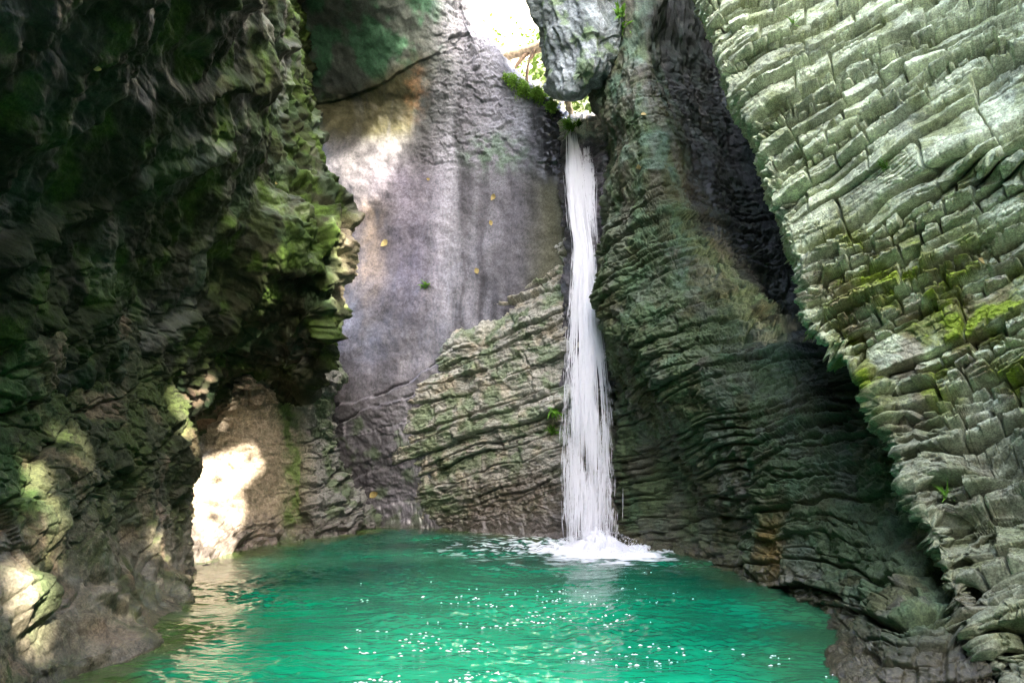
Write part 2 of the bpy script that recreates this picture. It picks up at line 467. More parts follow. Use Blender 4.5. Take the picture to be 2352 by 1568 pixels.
# ------------------------------------------------------------------ sunlit wall in the left corner
C_ROWS = [
    (760, [(330, 23), (440, 22.3), (540, 21.6), (620, 22.0), (668, 23.8), (700, 25.6), (735, 25.8), (742, 26.8), (740, 29)]),
    (850, [(330, 22.8), (440, 22.3), (540, 21.9), (620, 22.4), (675, 23.6), (715, 24.8), (780, 25.2), (786, 26.5), (770, 29)]),
    (905, [(330, 22.9), (440, 22.5), (540, 22.1), (620, 22.8), (675, 23.9), (712, 24.8), (762, 25.2), (768, 26.5), (755, 29)]),
    (1000, [(330, 22.8), (440, 22.6), (540, 22.6), (620, 23.4), (675, 24.4), (710, 24.9), (752, 25.4), (760, 27), (750, 29)]),
    (1100, [(330, 22), (440, 21.8), (540, 22.3), (620, 23.3), (678, 24.5), (712, 24.7), (765, 25.5), (790, 27), (800, 29)]),
    (1200, [(330, 20.5), (440, 20), (540, 21.3), (620, 22.6), (680, 24.3), (725, 24.2), (790, 25.3), (870, 27.6), (960, 30)]),
    (1260, [(330, 19.3), (440, 19), (540, 20.4), (620, 21.8), (690, 23), (745, 23.8), (800, 24.9), (880, 27.2), (960, 29.5)]),
    (1340, [(330, 18), (440, 17.6), (540, 18.8), (620, 20.2), (690, 21.5), (745, 22.3), (800, 23.4), (880, 25.4), (960, 27.5)]),
]
baseC = loft(C_ROWS, [14, 50, 42, 40, 34, 40, 34, 20], [30, 28, 46, 50, 52, 46, 20])
T_BACK = unit([0.95, 0.1, 0.25])
def dispC(p, n, u, v):
    d = fbm(p, 2.2, 4, 401) * .25
    B = beds(p, .30, T_BACK, 431, .6, 2.4, .25, 1.6)
    r = sstep(680, 730, u) + sstep(1180, 1230, v) * .9 + .18 + (1 - sstep(900, 1000, v)) * .6
    r = np.clip(r, 0, 1.1)
    d += bed_relief(B, .22, .18, .16, .14, .04, .04, ledge=-.05) * r
    fa, ed = facets(p, (.42, .42, .3), 441, .16)
    d += fa * (.25 + .75 * np.clip(r, 0, 1))
    fa2, e2 = facets(p, (.17, .17, .11), 451, .06)
    d += fa2 * (.5 + .5 * np.clip(r, 0, 1)) + fbm(p, .16, 3, 461) * .02
    return d, B
def colC(P, N, u, v, d, B):
    n = len(P)
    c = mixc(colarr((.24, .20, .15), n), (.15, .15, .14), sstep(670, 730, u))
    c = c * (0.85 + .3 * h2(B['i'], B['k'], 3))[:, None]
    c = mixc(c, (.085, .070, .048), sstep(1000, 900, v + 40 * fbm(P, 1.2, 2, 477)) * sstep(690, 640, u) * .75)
    st = np.exp(-((u - 668 - (v - 950) * .03) / 20) ** 2) * sstep(880, 960, v)
    c = mixc(c, (.07, .12, .022), np.clip(st * (1.0 + fbm(P, .5, 3, 471)), 0, 1) * .9)
    moss = sstep(.05, .4, fbm(P, .9, 4, 481) + .15) * sstep(680, 730, u)
    c = mixc(c, (.06, .095, .04), moss * .7)
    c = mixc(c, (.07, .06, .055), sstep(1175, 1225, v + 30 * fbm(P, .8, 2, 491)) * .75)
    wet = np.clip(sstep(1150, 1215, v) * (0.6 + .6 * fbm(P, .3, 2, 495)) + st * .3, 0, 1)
    return c, wet
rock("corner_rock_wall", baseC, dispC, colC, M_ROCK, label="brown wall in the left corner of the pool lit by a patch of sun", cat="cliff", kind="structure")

# ------------------------------------------------------------------ smooth back slab
def D_row(v, ur, yl=29.2, ym=28.2, yr=26.2):
    k = max(0., 240 - v) / 500 * 7.5
    yl -= k; ym -= k * .9; yr = yr
    return (v, [(560, yl), (680, yl - .2), (760, yl - .5), (860, ym), (960, ym - .3 + k * .35), (1060 if ur > 1090 else ur - 25, (ym + k * .75 - .7) if ur > 1090 else ym + k * .75 - .5), ((1060 + ur) / 2 if ur > 1090 else ur - 12, (ym + k * .9 + yr) / 2 - .3 if ur > 1090 else ym + k * .8 - .5), (ur, yr + (1300 - min(ur, 1300)) * .006), (ur + 6, yr + 2.5 + (1300 - min(ur, 1300)) * .006), (ur + 20, yr + 5)])
D_ROWS = [D_row(*r) for r in ((-260, 1035), (-60, 1056), (0, 1063), (45, 1076), (75, 1100), (105, 1130), (140, 1152), (180, 1192), (205, 1238), (240, 1270), (300, 1296),
          (400, 1297), (500, 1302), (620, 1322), (800, 1330), (1000, 1340), (1150, 1342, 29.8, 28.8, 26), (1340, 1345, 29, 28, 25.5))]
baseD = loft(D_ROWS, [16, 40, 50, 56, 60, 56, 50, 20, 8], [24, 20, 16, 14, 14, 16, 18, 12, 16, 28, 44, 44, 50, 70, 76, 50, 36])
CRK = np.array([(560, 250), (700, 240), (800, 222), (880, 192), (958, 142), (990, 133), (1024, 118), (1030, 86), (1085, 70), (1200, 60)], float)
CR2 = np.array([(700, 960), (790, 930), (880, 905), (940, 880), (1000, 835), (1050, 800)], float)
CR3 = np.array([(700, 1010), (760, 985), (840, 945), (940, 915), (1010, 870)], float)
def dispD(p, n, u, v):
    d = fbm(p, 3.2, 4, 501) * .22 + fbm(p, .5, 4, 511) * .035
    cu = np.interp(u, CRK[:, 0], CRK[:, 1]) + fbm(p, .9, 3, 521) * 6
    d += .11 * sstep(2.5, -2.5, v - cu) * sstep(1095, 1040, u)
    d -= .10 * np.exp(-((v - cu - 3) / 2.0) ** 2) * sstep(700, 760, u) * sstep(1095, 1060, u) * sstep(-.1, .2, noise(p, 1.1, 523))
    for cl, off in ((CR2, 0), (CR3, 5)):
        c2 = np.interp(u, cl[:, 0], cl[:, 1]) + fbm(p, .8, 3, 531 + off) * 5
        d += .22 * sstep(-3, 4, v - c2) - .25 * np.exp(-((v - c2) / 3.2) ** 2) * sstep(.1, .25, .3 + fbm(p, .9, 2, 541 + off))
    # rough patches on the upper and right part of the slab
    rgh = sstep(960, 1030, u) * sstep(420, 300, v) + np.exp(-((v - 345) / 26) ** 2) * sstep(930, 990, u) * sstep(1230, 1180, u) * 1.2
    rgh += sstep(1200, 1260, u) * sstep(420, 360, v)
    low = sstep(0, 60, v - np.interp(u, CR2[:, 0], CR2[:, 1]))
    fa, ed = facets(p, (.5, .5, .32), 551, .12)
    d += fa * np.clip(rgh * .8 + low * .5, 0, 1.1)
    fa2, e2 = facets(p, (.2, .2, .12), 556, .05)
    d += fa2 * np.clip(rgh + low * .8 + .1, 0, 1)
    B = beds(p, .4, T_BACK, 561, .6, 3, .2, 1.6)
    d += bed_relief(B, .15, .1, .1, .1, .03, .03) * low * .8
    return d, (low, cu)
def colD(P, N, u, v, d, info):
    low, cu = info
    n = len(P)
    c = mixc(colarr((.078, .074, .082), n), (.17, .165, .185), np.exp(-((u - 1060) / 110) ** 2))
    S = np.stack([P[:, 0] + .25 * noise(P, 1.8, 600), P[:, 1] * .3, P[:, 2] * .09], -1)
    st = .55 * fbm(S, 1.3, 3, 601) + .35 * fbm(S, .3, 3, 602) * sstep(-.2, .35, noise(P, (2.2, 2, 4), 603))
    c *= (1 + .55 * st + .35 * fbm(P, 1.6, 4, 604))[:, None]
    c = mixc(c, (.045, .042, .048), sstep(-.15, -.5, st) * .75)
    # pale streak down the middle, lilac tint to its left
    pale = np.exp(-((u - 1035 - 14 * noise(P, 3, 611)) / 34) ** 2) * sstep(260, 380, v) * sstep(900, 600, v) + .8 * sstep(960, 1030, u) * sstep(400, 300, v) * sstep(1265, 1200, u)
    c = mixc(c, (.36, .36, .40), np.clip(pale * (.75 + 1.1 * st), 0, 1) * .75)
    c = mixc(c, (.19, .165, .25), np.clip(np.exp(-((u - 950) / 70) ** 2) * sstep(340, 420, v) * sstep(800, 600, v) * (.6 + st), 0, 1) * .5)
    gr = sstep(-.1, .4, fbm(P, (1.2, 1.2, 1.6), 4, 621) + .15)
    up = sstep(30, -40, v - cu)
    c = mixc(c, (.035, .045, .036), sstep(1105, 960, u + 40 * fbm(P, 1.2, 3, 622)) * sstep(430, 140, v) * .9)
    c = mixc(c, (.022, .075, .036), np.clip(gr * up * sstep(1050, 960, u) * 1.1, 0, 1) * .8)
    c = mixc(c, (.10, .16, .10), np.clip(np.exp(-((u - 1140) / 60) ** 2 - ((v - 350) / 40) ** 2) * (1 + 2 * fbm(P, .4, 3, 631)), 0, 1) * .7)
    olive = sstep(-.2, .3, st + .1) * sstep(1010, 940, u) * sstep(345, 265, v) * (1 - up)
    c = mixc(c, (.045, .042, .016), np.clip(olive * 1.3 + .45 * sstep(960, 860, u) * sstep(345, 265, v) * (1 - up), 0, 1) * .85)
    rust = np.exp(-((u - 955) / 24) ** 2 - ((v - 200) / 55) ** 2)
    c = mixc(c, (.19, .10, .045), np.clip(rust * (.8 + 1.8 * fbm(P, .4, 3, 641)), 0, 1) * .5)
    brn = np.exp(-((u - 850) / 40) ** 2) * sstep(440, 500, v) * sstep(760, 600, v)
    c = mixc(c, (.20, .15, .11), np.clip(brn * (.7 + 1.5 * st), 0, 1) * .7)
    c = mixc(c, (.06, .055, .06), np.clip(np.exp(-((u - 868) / 9) ** 2) * sstep(450, 480, v) * sstep(560, 520, v), 0, 1) * .6)
    rt = sstep(1180, 1270, u + 25 * st) * sstep(350, 430, v)
    c = mixc(c, (.10, .098, .05), np.clip(rt, 0, 1) * .75)
    dk = sstep(1215, 1262, u + 20 * st) * sstep(190, 240, v) * sstep(440, 380, v)
    c = mixc(c, (.022, .02, .03), np.clip(dk, 0, 1) * .9)
    gl = sstep(0, .4, fbm(P, .9, 4, 651)) * low
    c = mixc(c, (.075, .105, .06), np.clip(gl, 0, 1) * .8)
    c = mixc(c, (.07, .065, .06), sstep(1180, 1215, v) * .7)
    wet = np.clip(.25 + .5 * sstep(.1, .5, st) + dk + sstep(1130, 1200, v), 0, 1)
    return c, wet
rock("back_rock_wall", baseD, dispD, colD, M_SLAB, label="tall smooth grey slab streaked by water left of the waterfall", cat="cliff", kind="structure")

# ------------------------------------------------------------------ layered outcrop at the foot of the slab
E_ROWS = [
    (535, [(1308, 27.5), (1313, 26), (1325, 25.8), (1340, 25.6), (1355, 25.5), (1380, 25.4), (1450, 25.5)]),
    (600, [(1235, 28.5), (1240, 26.9), (1265, 26.3), (1290, 25.8), (1320, 25.4), (1370, 25.1), (1460, 25.3)]),
    (660, [(1175, 29), (1180, 27.1), (1220, 26.3), (1260, 25.6), (1310, 25.1), (1370, 24.9), (1470, 25.2)]),
    (740, [(1080, 29), (1086, 27.3), (1150, 26.4), (1210, 25.6), (1290, 25), (1370, 24.7), (1480, 25)]),
    (790, [(1010, 29.5), (1016, 27.6), (1090, 26.6), (1180, 25.7), (1280, 25), (1370, 24.6), (1490, 25)]),
    (850, [(992, 30), (1000, 27.6), (1080, 26.7), (1170, 25.7), (1275, 25), (1370, 24.6), (1495, 25)]),
    (920, [(950, 30), (958, 27.8), (1050, 26.8), (1150, 25.8), (1270, 24.9), (1370, 24.5), (1500, 25)]),
    (1020, [(900, 30.5), (908, 28.1), (1010, 26.9), (1130, 25.8), (1260, 24.9), (1370, 24.4), (1500, 24.8)]),
    (1130, [(920, 31), (930, 28.5), (1030, 27), (1140, 25.9), (1260, 24.8), (1370, 24.1), (1500, 24.2)]),
    (1200, [(900, 31.5), (925, 29), (1020, 27.3), (1140, 25.7), (1260, 24.5), (1370, 23.7), (1500, 23)]),
    (1240, [(890, 31.5), (930, 29), (1000, 27.2), (1130, 25.1), (1250, 24.1), (1370, 23.2), (1500, 22)]),
    (1340, [(880, 30), (905, 27.5), (1000, 25.6), (1130, 23.5), (1250, 22.5), (1370, 21.6), (1500, 20.5)]),
]
baseE = loft(E_ROWS, [18, 60, 64, 66, 40, 10], [30, 30, 40, 28, 34, 40, 56, 60, 42, 28, 20])
def dispE(p, n, u, v):
    d = fbm(p, 2.0, 3, 701) * .18
    B = beds(p, .62, T_BACK, 735, .65, 2.2, .20, 2.0)
    d += bed_relief(B, .34, .34, .26, .34, .05, .045, ledge=-.16) * sstep(1230, 1000, v) * (1 - .0)
    B2 = beds(p, .17, T_BACK, 741, .55, 2.6, .10, 1.0)
    d += bed_relief(B2, .10, .09, .07, .08, .025, .025)
    fa, ed = facets(p, (.34, .34, .2), 751, .09)
    d += fa
    fa2, e2 = facets(p, (.14, .14, .09), 756, .035)
    d += fa2 + fbm(p, .14, 2, 761) * .015
    # the lowest beds lie undercut at the water
    d -= .25 * sstep(1185, 1225, v)
    return d, (B, B2)
def colE(P, N, u, v, d, info):
    B, B2 = info
    n = len(P)
    c = colarr((.285, .28, .235), n)
    c *= (.78 + .3 * h2(B['i'], B['k'], 5) + .25 * h2(B2['i'], B2['k'], 6))[:, None]
    c = mixc(c, (.33, .27, .17), sstep(.1, .5, fbm(P, 1.0, 3, 801) + .35 * sstep(680, 580, v)) * .4)
    c = mixc(c, (.11, .165, .075), sstep(.0, .45, fbm(P, .8, 4, 811) + .25 * np.exp(-((u - 1000) / 90) ** 2) + .25 * np.exp(-((u - 1265) / 30) ** 2 - ((v - 960) / 90) ** 2)) * .7)
    wetm = sstep(1010, 1120, v - (1300 - u) * .12 + 40 * fbm(P, 1.0, 3, 821)) * sstep(1020, 1100, u)
    c = mixc(c, (.085, .065, .045), wetm * .8)
    base = sstep(1165, 1205, v)
    c = mixc(c, (.075, .065, .06), base * .6)
    sp = np.exp(-((u - 1315) / 40) ** 2)
    wet = np.clip(.2 + wetm * .8 + base * .8 + sp * .6 + .3 * fbm(P, .5, 2, 831), 0, 1)
    return c, wet
rock("rock_outcrop", baseE, dispE, colE, M_ROCK, label="pale layered rock outcrop between the grey slab and the waterfall", cat="rock outcrop")

# ------------------------------------------------------------------ rock chute behind the falling water
J_ROWS = [
    (262, [(1285, 30), (1310, 30), (1340, 29.5), (1365, 29), (1390, 28.5), (1425, 28)]),
    (284, [(1288, 26.6), (1310, 25.6), (1340, 25.3), (1365, 25), (1388, 24.6), (1420, 25)]),
    (330, [(1288, 25.9), (1310, 25.0), (1340, 24.6), (1365, 24.5), (1390, 24.0), (1420, 24.4)]),
    (450, [(1290, 25.6), (1312, 24.6), (1345, 24.2), (1368, 24.3), (1392, 23.7), (1420, 24)]),
    (560, [(1300, 25.6), (1325, 24.6), (1350, 24.2), (1372, 24.1), (1392, 23.9), (1420, 24)]),
    (700, [(1290, 25.2), (1310, 24.7), (1345, 24.4), (1375, 24.1), (1400, 24), (1430, 24)]),
    (900, [(1290, 25.0), (1310, 24.6), (1345, 24.3), (1380, 24), (1420, 24), (1460, 24)]),
]
baseJ = loft(J_ROWS, [16, 20, 18, 18, 14], [20, 40, 70, 60, 60, 50])
def dispJ(p, n, u, v):
    d = fbm(p, .9, 3, 851) * .16
    B = beds(p, .22, T_BACK, 861, .5, 2.6, .1, 1.2)
    top = sstep(430, 330, v)
    d += bed_relief(B, .22, .14, .1, .14, .03, .03, ledge=-.1) * (.25 + .75 * top)
    fa, ed = facets(p, (.3, .3, .4), 866, .14)
    return d + fa, B
def colJ(P, N, u, v, d, B):
    c = colarr((.62, .58, .54), len(P)) * (.8 + .4 * h2(B['i'], B['k'], 5))[:, None]
    c = mixc(c, (.045, .04, .05), sstep(292, 330, v + 20 * fbm(P, .5, 2, 871)) * .92)
    return c, sstep(300, 380, v)
rock("rock_chute", baseJ, dispJ, colJ, M_ROCK, label="wet rock chute and pale ledge behind the top of the waterfall", cat="rock chute", kind="structure")

# ------------------------------------------------------------------ right wall beside the waterfall
F_ROWS = [
    (-300, [(1330, 27), (1340, 23.5), (1350, 22.9), (1370, 22.4), (1420, 21.7), (1480, 21.2), (1530, 22.2), (1600, 23), (1800, 20)]),
    (100, [(1368, 27), (1376, 23.5), (1382, 22.9), (1396, 22.4), (1430, 21.6), (1490, 20.8), (1550, 22.6), (1650, 25), (1800, 21)]),
    (240, [(1372, 26.5), (1380, 23.0), (1386, 22.6), (1400, 22.1), (1430, 21), (1490, 20.5), (1570, 22.4), (1680, 25), (1850, 20.5)]),
    (330, [(1406, 26.5), (1412, 22.9), (1416, 22.4), (1428, 21.8), (1460, 20.8), (1520, 20.5), (1600, 22.6), (1720, 25), (1880, 20)]),
    (480, [(1392, 26.5), (1400, 22.6), (1406, 22.1), (1422, 21.5), (1470, 20.5), (1550, 20.1), (1640, 21.8), (1760, 24), (1910, 19.5)]),
    (600, [(1370, 26.5), (1379, 22.4), (1386, 21.9), (1406, 21.2), (1480, 20), (1580, 19.3), (1690, 20.2), (1800, 22), (1970, 18)]),
    (700, [(1368, 26.5), (1377, 22.3), (1384, 21.7), (1406, 20.9), (1490, 19.5), (1600, 18.6), (1720, 18.8), (1830, 20), (2000, 16.5)]),
    (800, [(1390, 26.5), (1399, 22.3), (1406, 21.6), (1426, 20.7), (1510, 19.1), (1630, 18), (1750, 17.5), (1860, 16.8), (2050, 14)]),
    (900, [(1395, 26), (1412, 23.1), (1440, 22.3), (1472, 20.6), (1550, 18.8), (1660, 17.4), (1780, 16.6), (1900, 15.8), (2100, 13)]),
    (1000, [(1390, 26), (1412, 23.3), (1500, 22.1), (1547, 20), (1600, 18.5), (1700, 16.8), (1820, 15.6), (1950, 14.3), (2150, 12)]),
    (1100, [(1390, 26), (1412, 23.3), (1560, 21.2), (1637, 18.6), (1680, 17.4), (1760, 15.9), (1870, 14.5), (2000, 13), (2200, 11)]),
    (1200, [(1390, 26), (1412, 23.1), (1580, 20.5), (1692, 17.2), (1730, 16.2), (1800, 14.9), (1900, 13.5), (2030, 12.1), (2230, 10.4)]),
    (1260, [(1390, 26), (1415, 22.4), (1560, 20.6), (1690, 17.0), (1750, 15.6), (1820, 14.4), (1920, 12.8), (2050, 10.8), (2250, 9.8)]),
    (1340, [(1390, 24), (1420, 20.6), (1580, 18.8), (1690, 16.4), (1745, 15.3), (1815, 14.2), (1905, 12.6), (2050, 9.9), (2250, 9.2)]),
    (1420, [(1380, 20), (1500, 18), (1640, 16.5), (1730, 15.4), (1790, 14.6), (1850, 13.8), (1910, 12.1), (2050, 9.1), (2230, 8.8)]),
    (1490, [(1380, 17), (1500, 16.5), (1650, 15), (1750, 14), (1830, 13.2), (1893, 12.0), (1940, 10.2), (2060, 8.65), (2240, 8.35)]),
    (1568, [(1380, 14), (1500, 14.5), (1680, 13.5), (1780, 12.5), (1850, 11.6), (1900, 10.2), (1934, 8.75), (2060, 8.35), (2285, 8.0)]),
    (1750, [(1500, 9), (1600, 8.6), (1700, 8.2), (1800, 7.9), (1860, 9.4), (1900, 9.0), (1940, 8.5), (2080, 8.1), (2300, 7.7)]),
]
baseF = loft(F_ROWS, [14, 24, 44, 60, 80, 80, 80, 60], [50, 56, 40, 60, 50, 46, 46, 46, 46, 46, 46, 32, 40, 36, 34, 36, 24])
T_RIGHT = unit([0.60, -0.78, 0.15])
BED_F = unit([-.19, .12, .97])
def dispF(p, n, u, v):
    lowr = sstep(1330, 1450, v)
    d = fbm(p, 2.4, 4, 901) * .30 * (1 - .6 * lowr)
    lay = sstep(380, 560, v)
    B = beds(p, .42, T_RIGHT, 935, .7, 2.6, .22, 2.8, BED_F)
    d += bed_relief(B, .15, .09, .07, .26, .045, .03, ledge=-.08) * (.15 + .85 * lay)
    B2 = beds(p, .15, T_RIGHT, 941, .5, 2.6, .14, 1.4, BED_F)
    d += bed_relief(B2, .085, .07, .05, .11, .02, .02) * (.15 + .85 * lay)
    fa, ed = facets(p, (.34, .34, .24), 951, .10)
    d += fa * (.5 + .5 * lay) * (1 - .6 * lowr)
    fa2, e2 = facets(p, (.14, .14, .09), 956, .035)
    d += fa2 + fbm(p, .14, 2, 961) * .015
    S = np.stack([p[:, 0] + p[:, 2] * .25, p[:, 1], p[:, 2] * .22], -1)
    d += ridge(S, .9, 3, 971) * .22 * (1 - lay)
    return d, (B, B2)
def colF(P, N, u, v, d, info):
    B, B2 = info
    n = len(P)
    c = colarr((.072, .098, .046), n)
    c *= (.78 + .3 * h2(B['i'], B['k'], 5) + .28 * h2(B2['i'], B2['k'], 6))[:, None]
    c = mixc(c, (.065, .115, .06), sstep(-.05, .4, fbm(P, 1.2, 4, 1001)) * .65)
    c = mixc(c, (.060, .055, .024), sstep(.05, .45, fbm(P, 1.0, 4, 1011) + .2 * np.exp(-((u - 1720) / 60) ** 2 - ((v - 1130) / 80) ** 2)) * .65)
    up = sstep(520, 380, v)
    c = mixc(c, (.11, .095, .07), up * sstep(-.2, .3, fbm(P, (.7, .7, 2.2), 3, 1021)) * .6)
    c = mixc(c, (.10, .16, .11), up * sstep(.1, .4, fbm(P, .8, 3, 1031)) * .6)
    c = mixc(c, (.12, .11, .10), sstep(.1, .4, fbm(P, (1.2, 1.2, 1.8), 3, 1035)) * .35)
    c = mixc(c, (.20, .12, .03), np.exp(-((u - 1775) / 28) ** 2 - ((v - 1270) / 80) ** 2) * .8)
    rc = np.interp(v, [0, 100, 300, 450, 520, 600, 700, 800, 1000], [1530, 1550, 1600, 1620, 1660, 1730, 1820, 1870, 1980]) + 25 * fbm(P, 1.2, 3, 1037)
    c = mixc(c, (.022, .024, .026), sstep(-95, -25, u - rc) * sstep(1150, 800, v) * .85)  # shade of the recess put into the rock colour as a dark band
    c = mixc(c, (.040, .042, .026), sstep(1400, 1500, v) * sstep(1840, 1920, u) * .7)
    base = sstep(.7, .1, P[:, 2])
    c = mixc(c, (.07, .055, .03), base * .6)
    wet = np.clip(.15 + base * .8 + sstep(.1, .4, fbm(P, 1.5, 3, 1041)) * .4, 0, 1)
    return c, wet
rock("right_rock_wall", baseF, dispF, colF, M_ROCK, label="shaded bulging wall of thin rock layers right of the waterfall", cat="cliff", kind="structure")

# ------------------------------------------------------------------ bright layered wall in front on the right
def G_row(v, us, ys, y1, y2, y3, y4=None, y5=None):
    return (v, [(us + 60, ys + 4.5), (us + 28, ys + 2.6), (us, ys), (us + 55, y1), (us + (2352 - us) * .42, y2), (max(2440, us + 150), y3 * .975), (2900, y4 or y3 * .81), (3900, y5 or y3 * .62)])
G_ROWS = [
    (-190, [(1650, 24), (1640, 22), (1590, 20), (1640, 19), (1800, 18.5, -200), (2440, 16.6, -340), (2900, 14, -500), (3900, 10.5, -700)]),
    (-145, [(1630, 20.7), (1598, 18.8), (1570, 16.2), (1625, 15.6), (1898, 14.8, -160), (2440, 12.5, -290), (2900, 10.5, -450), (3900, 8, -650)]),
    G_row(0, 1592, 15.5, 14.6, 13.6, 11),
    G_row(120, 1645, 15, 14.2, 13.0, 10.6),
    G_row(260, 1702, 14.5, 13.6, 12.4, 10.2),
    G_row(350, 1742, 14, 13.2, 12.0, 9.9),
    G_row(430, 1748, 13.7, 13.0, 12.0, 10.3),
    G_row(560, 1802, 13, 12.5, 11.7, 10.2),
    G_row(640, 1848, 12.5, 12.1, 11.4, 10.1),
    G_row(740, 1852, 12.2, 11.9, 11.2, 9.9),
    G_row(870, 1985, 11.5, 11.2, 10.7, 9.7),
    G_row(950, 2022, 11, 10.8, 10.3, 9.5),
    G_row(1100, 2080, 10.3, 10.1, 9.7, 9.0),
    G_row(1250, 2145, 9.5, 9.35, 9.1, 8.6),
    G_row(1400, 2202, 8.7, 8.6, 8.4, 8.05),
    (1568, [(2370, 11), (2340, 9.6), (2310, 8), (2340, 7.9), (2375, 7.8), (2470, 7.5), (2900, 6.2), (3900, 4.4)]),
    (1750, [(2440, 10), (2410, 8.6), (2380, 7.2), (2400, 6.9), (2430, 6.7), (2500, 6.4), (2950, 5), (3900, 4)]),
]
baseG = loft(G_ROWS, [10, 20, 60, 150, 260, 24, 8], [8, 70, 66, 70, 50, 46, 66, 46, 54, 70, 46, 74, 74, 74, 74, 20])
T_G = unit([0.66, -0.74, 0.2])
BED_G = unit([-.30, .26, .92])
G_COL = np.tile(np.arange(baseG[0].shape[1]), baseG[0].shape[0])
def dispG(p, n, u, v):
    e = .15 + .85 * sstep(20, 95 + 30 * sstep(1050, 1250, v), G_COL)
    d = fbm(p, 2.2, 3, 1101) * .22
    B = beds(p, .25, T_G, 1135, .62, 2.0, .07, 2.4, BED_G)
    d += (bed_relief(B, .20, .30, .14, .50, .038, .040, ledge=-.22) - .16 * h2(B['i'], B['k'], 1137) * (1 - sstep(0, .035, B['dt']))) * e
    B2 = beds(p, .10, T_G, 1141, .5, 2.0, .04, 1.2, BED_G)
    rough = .55 + .45 * sstep(-.2, .3, fbm(p, 1.4, 2, 1145)) + .45 * sstep(420, 640, v)
    d += bed_relief(B2, .06, .10, .06, .12, .016, .015) * rough * (.25 + .75 * sstep(-.1, .25, fbm(p, 1.1, 2, 1147) + .2 * sstep(300, 600, v)))
    fa, ed = facets(p, (.26, .26, .17), 1151, .05)
    d += fa * rough
    fa2, e2 = facets(p, (.10, .10, .07), 1156, .022)
    d += fa2 * rough + fbm(p, .10, 2, 1161) * .010 + (1 - e) * fbm(p, .45, 3, 1163) * .16
    # deep open bedding gaps
    s = p @ BED_G + fbm(p, 1.6, 3, 1165) * .10
    for b0, w in ((.4, .06), (1.35, .05), (2.3, .07), (3.3, .045), (4.35, .08), (5.5, .05), (6.4, .07), (7.6, .09), (8.7, .05), (9.8, .08), (11.1, .06)):
        d -= .45 * e * np.exp(-((s - b0) / w) ** 2) * sstep(-.15, .15, fbm(p, 2.0, 2, 1170 + int(b0 * 10)) + .1)
    # hollow low on the right
    d -= .8 * np.exp(-((u - 2290) / 90) ** 2 - ((v - 1045) / 45) ** 2)
    return d, (B, B2)
def colG(P, N, u, v, d, info):
    B, B2 = info
    n = len(P)
    c = colarr((.485, .53, .345), n)
    c *= (.66 + .36 * h2(B['i'], B['k'], 5) + .36 * h2(B2['i'], B2['k'], 6))[:, None]
    c = mixc(c, (.22, .24, .18), sstep(.0, .5, fbm(P, .8, 4, 1201)) * .55)
    band = np.clip(sstep(400, 560, v + (2352 - u) * .25 - 100) * sstep(1050, 850, v) * sstep(1820, 1960, u) + .35 * sstep(1000, 1200, v), 0, 1)
    m = fbm(P, .7, 4, 1211) + .12 * (h2(B2['i'], B2['k'], 8) - .3) * 2 + .2 * N[:, 2]
    c = mixc(c, (.155, .175, .03), sstep(-.28, .12, m) * band * .85)
    c = mixc(c, (.22, .30, .02), sstep(.38, .5, m + .3 * fbm(P, .25, 2, 1221)) * band * .8)
    c = mixc(c, (.20, .15, .10), sstep(.15, .5, fbm(P, .6, 3, 1231)) * sstep(480, 650, v) * .55)
    c = mixc(c, (.15, .18, .04), sstep(.15, .45, m - .02) * (1 - band) * .55)
    low = sstep(860, 1000, v)
    c = mixc(c, (.14, .145, .10), low * .62)
    wet = sstep(.2, .6, fbm(P, 1.0, 3, 1241)) * .2
    return c, wet
rock("front_rock_wall", baseG, dispG, colG, M_ROCK, label="bright blocky wall of slanting limestone beds filling the right side", cat="cliff", kind="structure")

# ------------------------------------------------------------------ wedged boulder
def H_row(v, ul, ur, yf=20.6, ys=22.6, yb=25.5):
    m = lambda k: ul + (ur - ul) * k
    return (v, [(ul, ys), (m(.18), (yf + ys) / 2 - .25), (m(.5), yf), (m(.82), (yf + ys) / 2 - .2), (ur, ys), (m(.82), yb - 1), (m(.5), yb), (m(.18), yb - 1)])
H_ROWS = [H_row(-330, 1320, 1360, 23, 23.4, 24), H_row(-310, 1240, 1440, 22, 23, 25), H_row(-200, 1190, 1520, 20.8), H_row(-80, 1207, 1512), H_row(0, 1220, 1500), H_row(60, 1242, 1490),
          H_row(110, 1251, 1468), H_row(150, 1257, 1434), H_row(190, 1263, 1380, 20.9, 22.5), H_row(215, 1270, 1350, 21.2, 22.5, 24.8), H_row(228, 1279, 1338, 21.6, 22.5, 24.2), H_row(233, 1300, 1320, 22.2, 22.6, 23.2)]
baseH = loft(H_ROWS, [26, 40, 40, 26, 14, 14, 14, 14], [8, 16, 40, 34, 34, 30, 26, 26, 18, 12, 8], closed=True)
def dispH(p, n, u, v):
    d = fbm(p, 1.5, 3, 1301) * .22
    S = np.stack([p[:, 0] + .45 * p[:, 2], p[:, 1], p[:, 2] * .25 - p[:, 0] * .1], -1)
    d += ridge(S, .8, 4, 1311) * .26
    fa, ed = facets(p, (.9, .9, 1.2), 1321, .14)
    fa2, e2 = facets(p, (.24, .24, .3), 1326, .03)
    k = np.clip(sstep(-300, -100, v) * sstep(236, 200, v), .15, 1)
    return (d + fa + fa2 + fbm(p, .12, 2, 1331) * .015 - .12) * k, None
